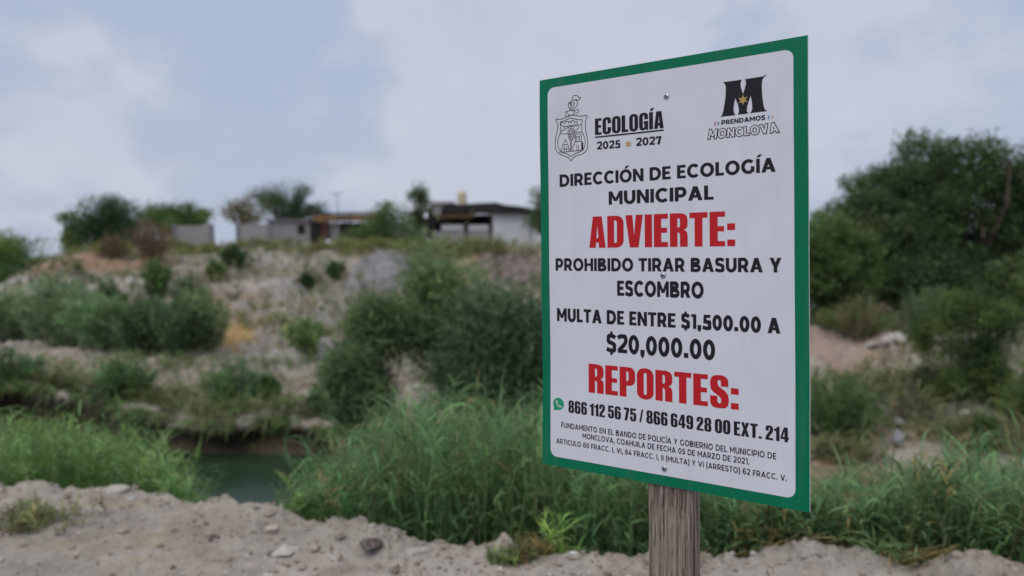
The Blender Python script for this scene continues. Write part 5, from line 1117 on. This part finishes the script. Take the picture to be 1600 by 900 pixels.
# crumbled clods of the same earth along the rim
nC = 300; th = RNG.uniform(-.66, .66, nC); eY = np.interp(th, TH, KY[:, 0]); Yy = eY - np.abs(RNG.normal(0, .55, nC)) + .12; X = Yy * np.tan(th); g = gzv(X, Yy)
cs_ = .012 * np.exp(RNG.normal(0, .55, nC)); ico = np.array([v.co[:] for v in ROCKS[0].vertices]); icf = np.array([p.vertices[:] for p in ROCKS[0].polygons])
cv = ico[None] * (cs_[:, None, None] * RNG.uniform(.6, 1.3, (nC, 1, 3))) * np.exp(RNG.normal(0, .12, (nC, len(ico), 1)))
ca = RNG.uniform(0, 6.28, nC); co, si = np.cos(ca)[:, None], np.sin(ca)[:, None]
cv = np.stack([cv[..., 0] * co - cv[..., 1] * si, cv[..., 0] * si + cv[..., 1] * co, cv[..., 2]], -1) + np.stack([X, Yy, g + cs_ * .2], -1)[:, None]
ccol = np.array([.335, .29, .255]) * np.exp(RNG.normal(0, .16, (nC, 1)))
tag(mk('earth_crumbs', cv.reshape(-1, 3), (icf[None] + (np.arange(nC) * len(ico))[:, None, None]).reshape(-1, 3), M_grav, tint=np.repeat(ccol, len(ico), 0)), kind='stuff')
# small weeds standing alone
def tuft(name, label, px, py, Y, n, h, spread, llen, lw, color, color2=None, cat='weed', nleaf=6, up=.9, lean=.25):
    p = at(px, py, Y); p[2] = gz(p[0], p[1]); a = RNG.normal(0, .5, (n, 2)) * spread + p[:2]
    P = np.concatenate([a, gzv(a[:, 0], a[:, 1])[:, None] - .01], 1)
    V, F, T_ = blades(P, h * RNG.uniform(.4, 1.1, n), nleaf, llen, lw, color, up, color2, .4, lean, True)
    o = mk(name, V, F, M_leaf, origin=p, tint=T_); return tag(o, label, cat, 'small weeds on the near bank')
tuft('weed', 'grey-green sprawling weed on the bare earth at the left edge of the photo', 58, 812, 4.15, 90, .11, np.array([.28, .18]), .08, .010, (.085, .098, .055), (.12, .11, .062))
tuft('weed', 'low green weed on the bare earth just left of the dry tuft', 792, 884, 3.58, 40, .06, np.array([.11, .07]), .05, .008, (.085, .12, .05))
tuft('weed', 'yellowish dry tuft at the bottom centre, left of the signpost', 822, 880, 3.62, 46, .10, np.array([.10, .07]), .07, .007, (.125, .095, .05), (.07, .08, .04))
tuft('weed', 'thin bright green blade of grass between the dry tuft and the signpost', 868, 880, 3.62, 9, .2, np.array([.05, .04]), .12, .009, (.12, .19, .06), lean=.12)
tuft('weed', 'short green sprig on the rim beside the largest lump of earth', 885, 862, 3.72, 14, .14, np.array([.08, .05]), .09, .009, (.10, .16, .055))
tuft('weed', 'low spreading green sprout at the grass edge right of the signpost', 1372, 884, 3.55, 20, .10, np.array([.12, .06]), .14, .010, (.10, .15, .075), lean=.5)
tuft('weed', 'upright green sprout at the bottom right corner region by the grass edge', 1520, 890, 3.5, 18, .16, np.array([.08, .05]), .12, .011, (.09, .15, .07))
# flattened dry straw along the foot of the tall grass
sp = []
for px, py, Y, sx, n in [(1150, 868, 3.68, .35, 70), (1430, 886, 3.52, .4, 100), (1560, 890, 3.5, .3, 30), (1250, 874, 3.62, .4, 24)]:
    c = at(px, py, Y); sp.append(RNG.normal(0, .5, (n, 2)) * np.array([sx, .09]) + c[:2])
sp = np.concatenate(sp); n = len(sp); g = gzv(sp[:, 0], sp[:, 1]) + .012 + RNG.random(n) * .03
an = RNG.normal(0, .5, n); d = np.stack([np.cos(an), np.sin(an), RNG.normal(0, .12, n)], 1)
V, F = [], []
P = np.stack([sp[:, 0], sp[:, 1], g], 1); L = RNG.uniform(.06, .2, (n, 1)); sd = np.stack([-np.sin(an), np.cos(an), np.zeros(n)], 1) * .0022
V = np.stack([P - d * L - sd, P - d * L + sd, P + [0, 0, .015] + sd * 1.3, P + [0, 0, .015] - sd * 1.3, P + d * L], 1).reshape(-1, 3); b5 = (np.arange(n) * 5)[:, None]
tag(mk('dry_straw', V, np.concatenate([b5 + np.array([0, 1, 2, 3]), b5 + np.array([3, 2, 4, 4])], 0)[:n], M_leaf, tint=np.repeat(tints(n, (.135, .105, .058), .3), 5, 0)), kind='stuff')

# --- upright stake with grey cloth among the grass
YK = 11.6
f = at(1401, 738, YK); f[2] = gz(f[0], f[1]) - .05
t = thing('cloth_wrapped_stake', f, 'thin upright stake wrapped in grey cloth with a pale cap, among the right-hand grass', 'stake')
ztop = at(1403, 657, YK)[2]; Hk = ztop - f[2]
mb = MB(); mb.tube([f, f + [0.01, 0, Hk * .5], f + [.03, 0, Hk * .97]], [.02, .018, .016], 7); mb.build('stake_pole', M_dark, t)
V_ = []; F_ = []; K = 14; lev = [(.28, .075), (.34, .095), (.45, .085), (.58, .055), (.68, .03), (.72, .019)]
for hh, rr in lev:
    for j in range(K):
        a_ = 2 * math.pi * j / K; w_ = rr * (1 + .22 * math.sin(3 * a_ + hh * 5) + .1 * math.sin(7 * a_)); V_.append((f[0] + .012 + math.cos(a_) * w_, f[1] + math.sin(a_) * w_, f[2] + Hk * (hh + (.03 * math.sin(2 * a_) if hh < .3 else 0))))
for i in range(len(lev) - 1):
    for j in range(K): F_.append((i * K + j, i * K + (j + 1) % K, (i + 1) * K + (j + 1) % K, (i + 1) * K + j))
mk('grey_cloth', V_, F_, mat('grey_cloth', (.3, .3, .33), .9, .1, varied((.22, .22, .24), (.42, .42, .46), 12, mapscale=(1, 1, .2))), t, smooth=True)
mb = MB(); mb.tube([f + [.0, 0, Hk * .95], f + [.03, 0, Hk * .97], f + [.04, 0, Hk * 1.0], f + [.045, 0, Hk * 1.03]], [.03, .075, .08, .03], 10); mb.build('cap', M_tin, t)
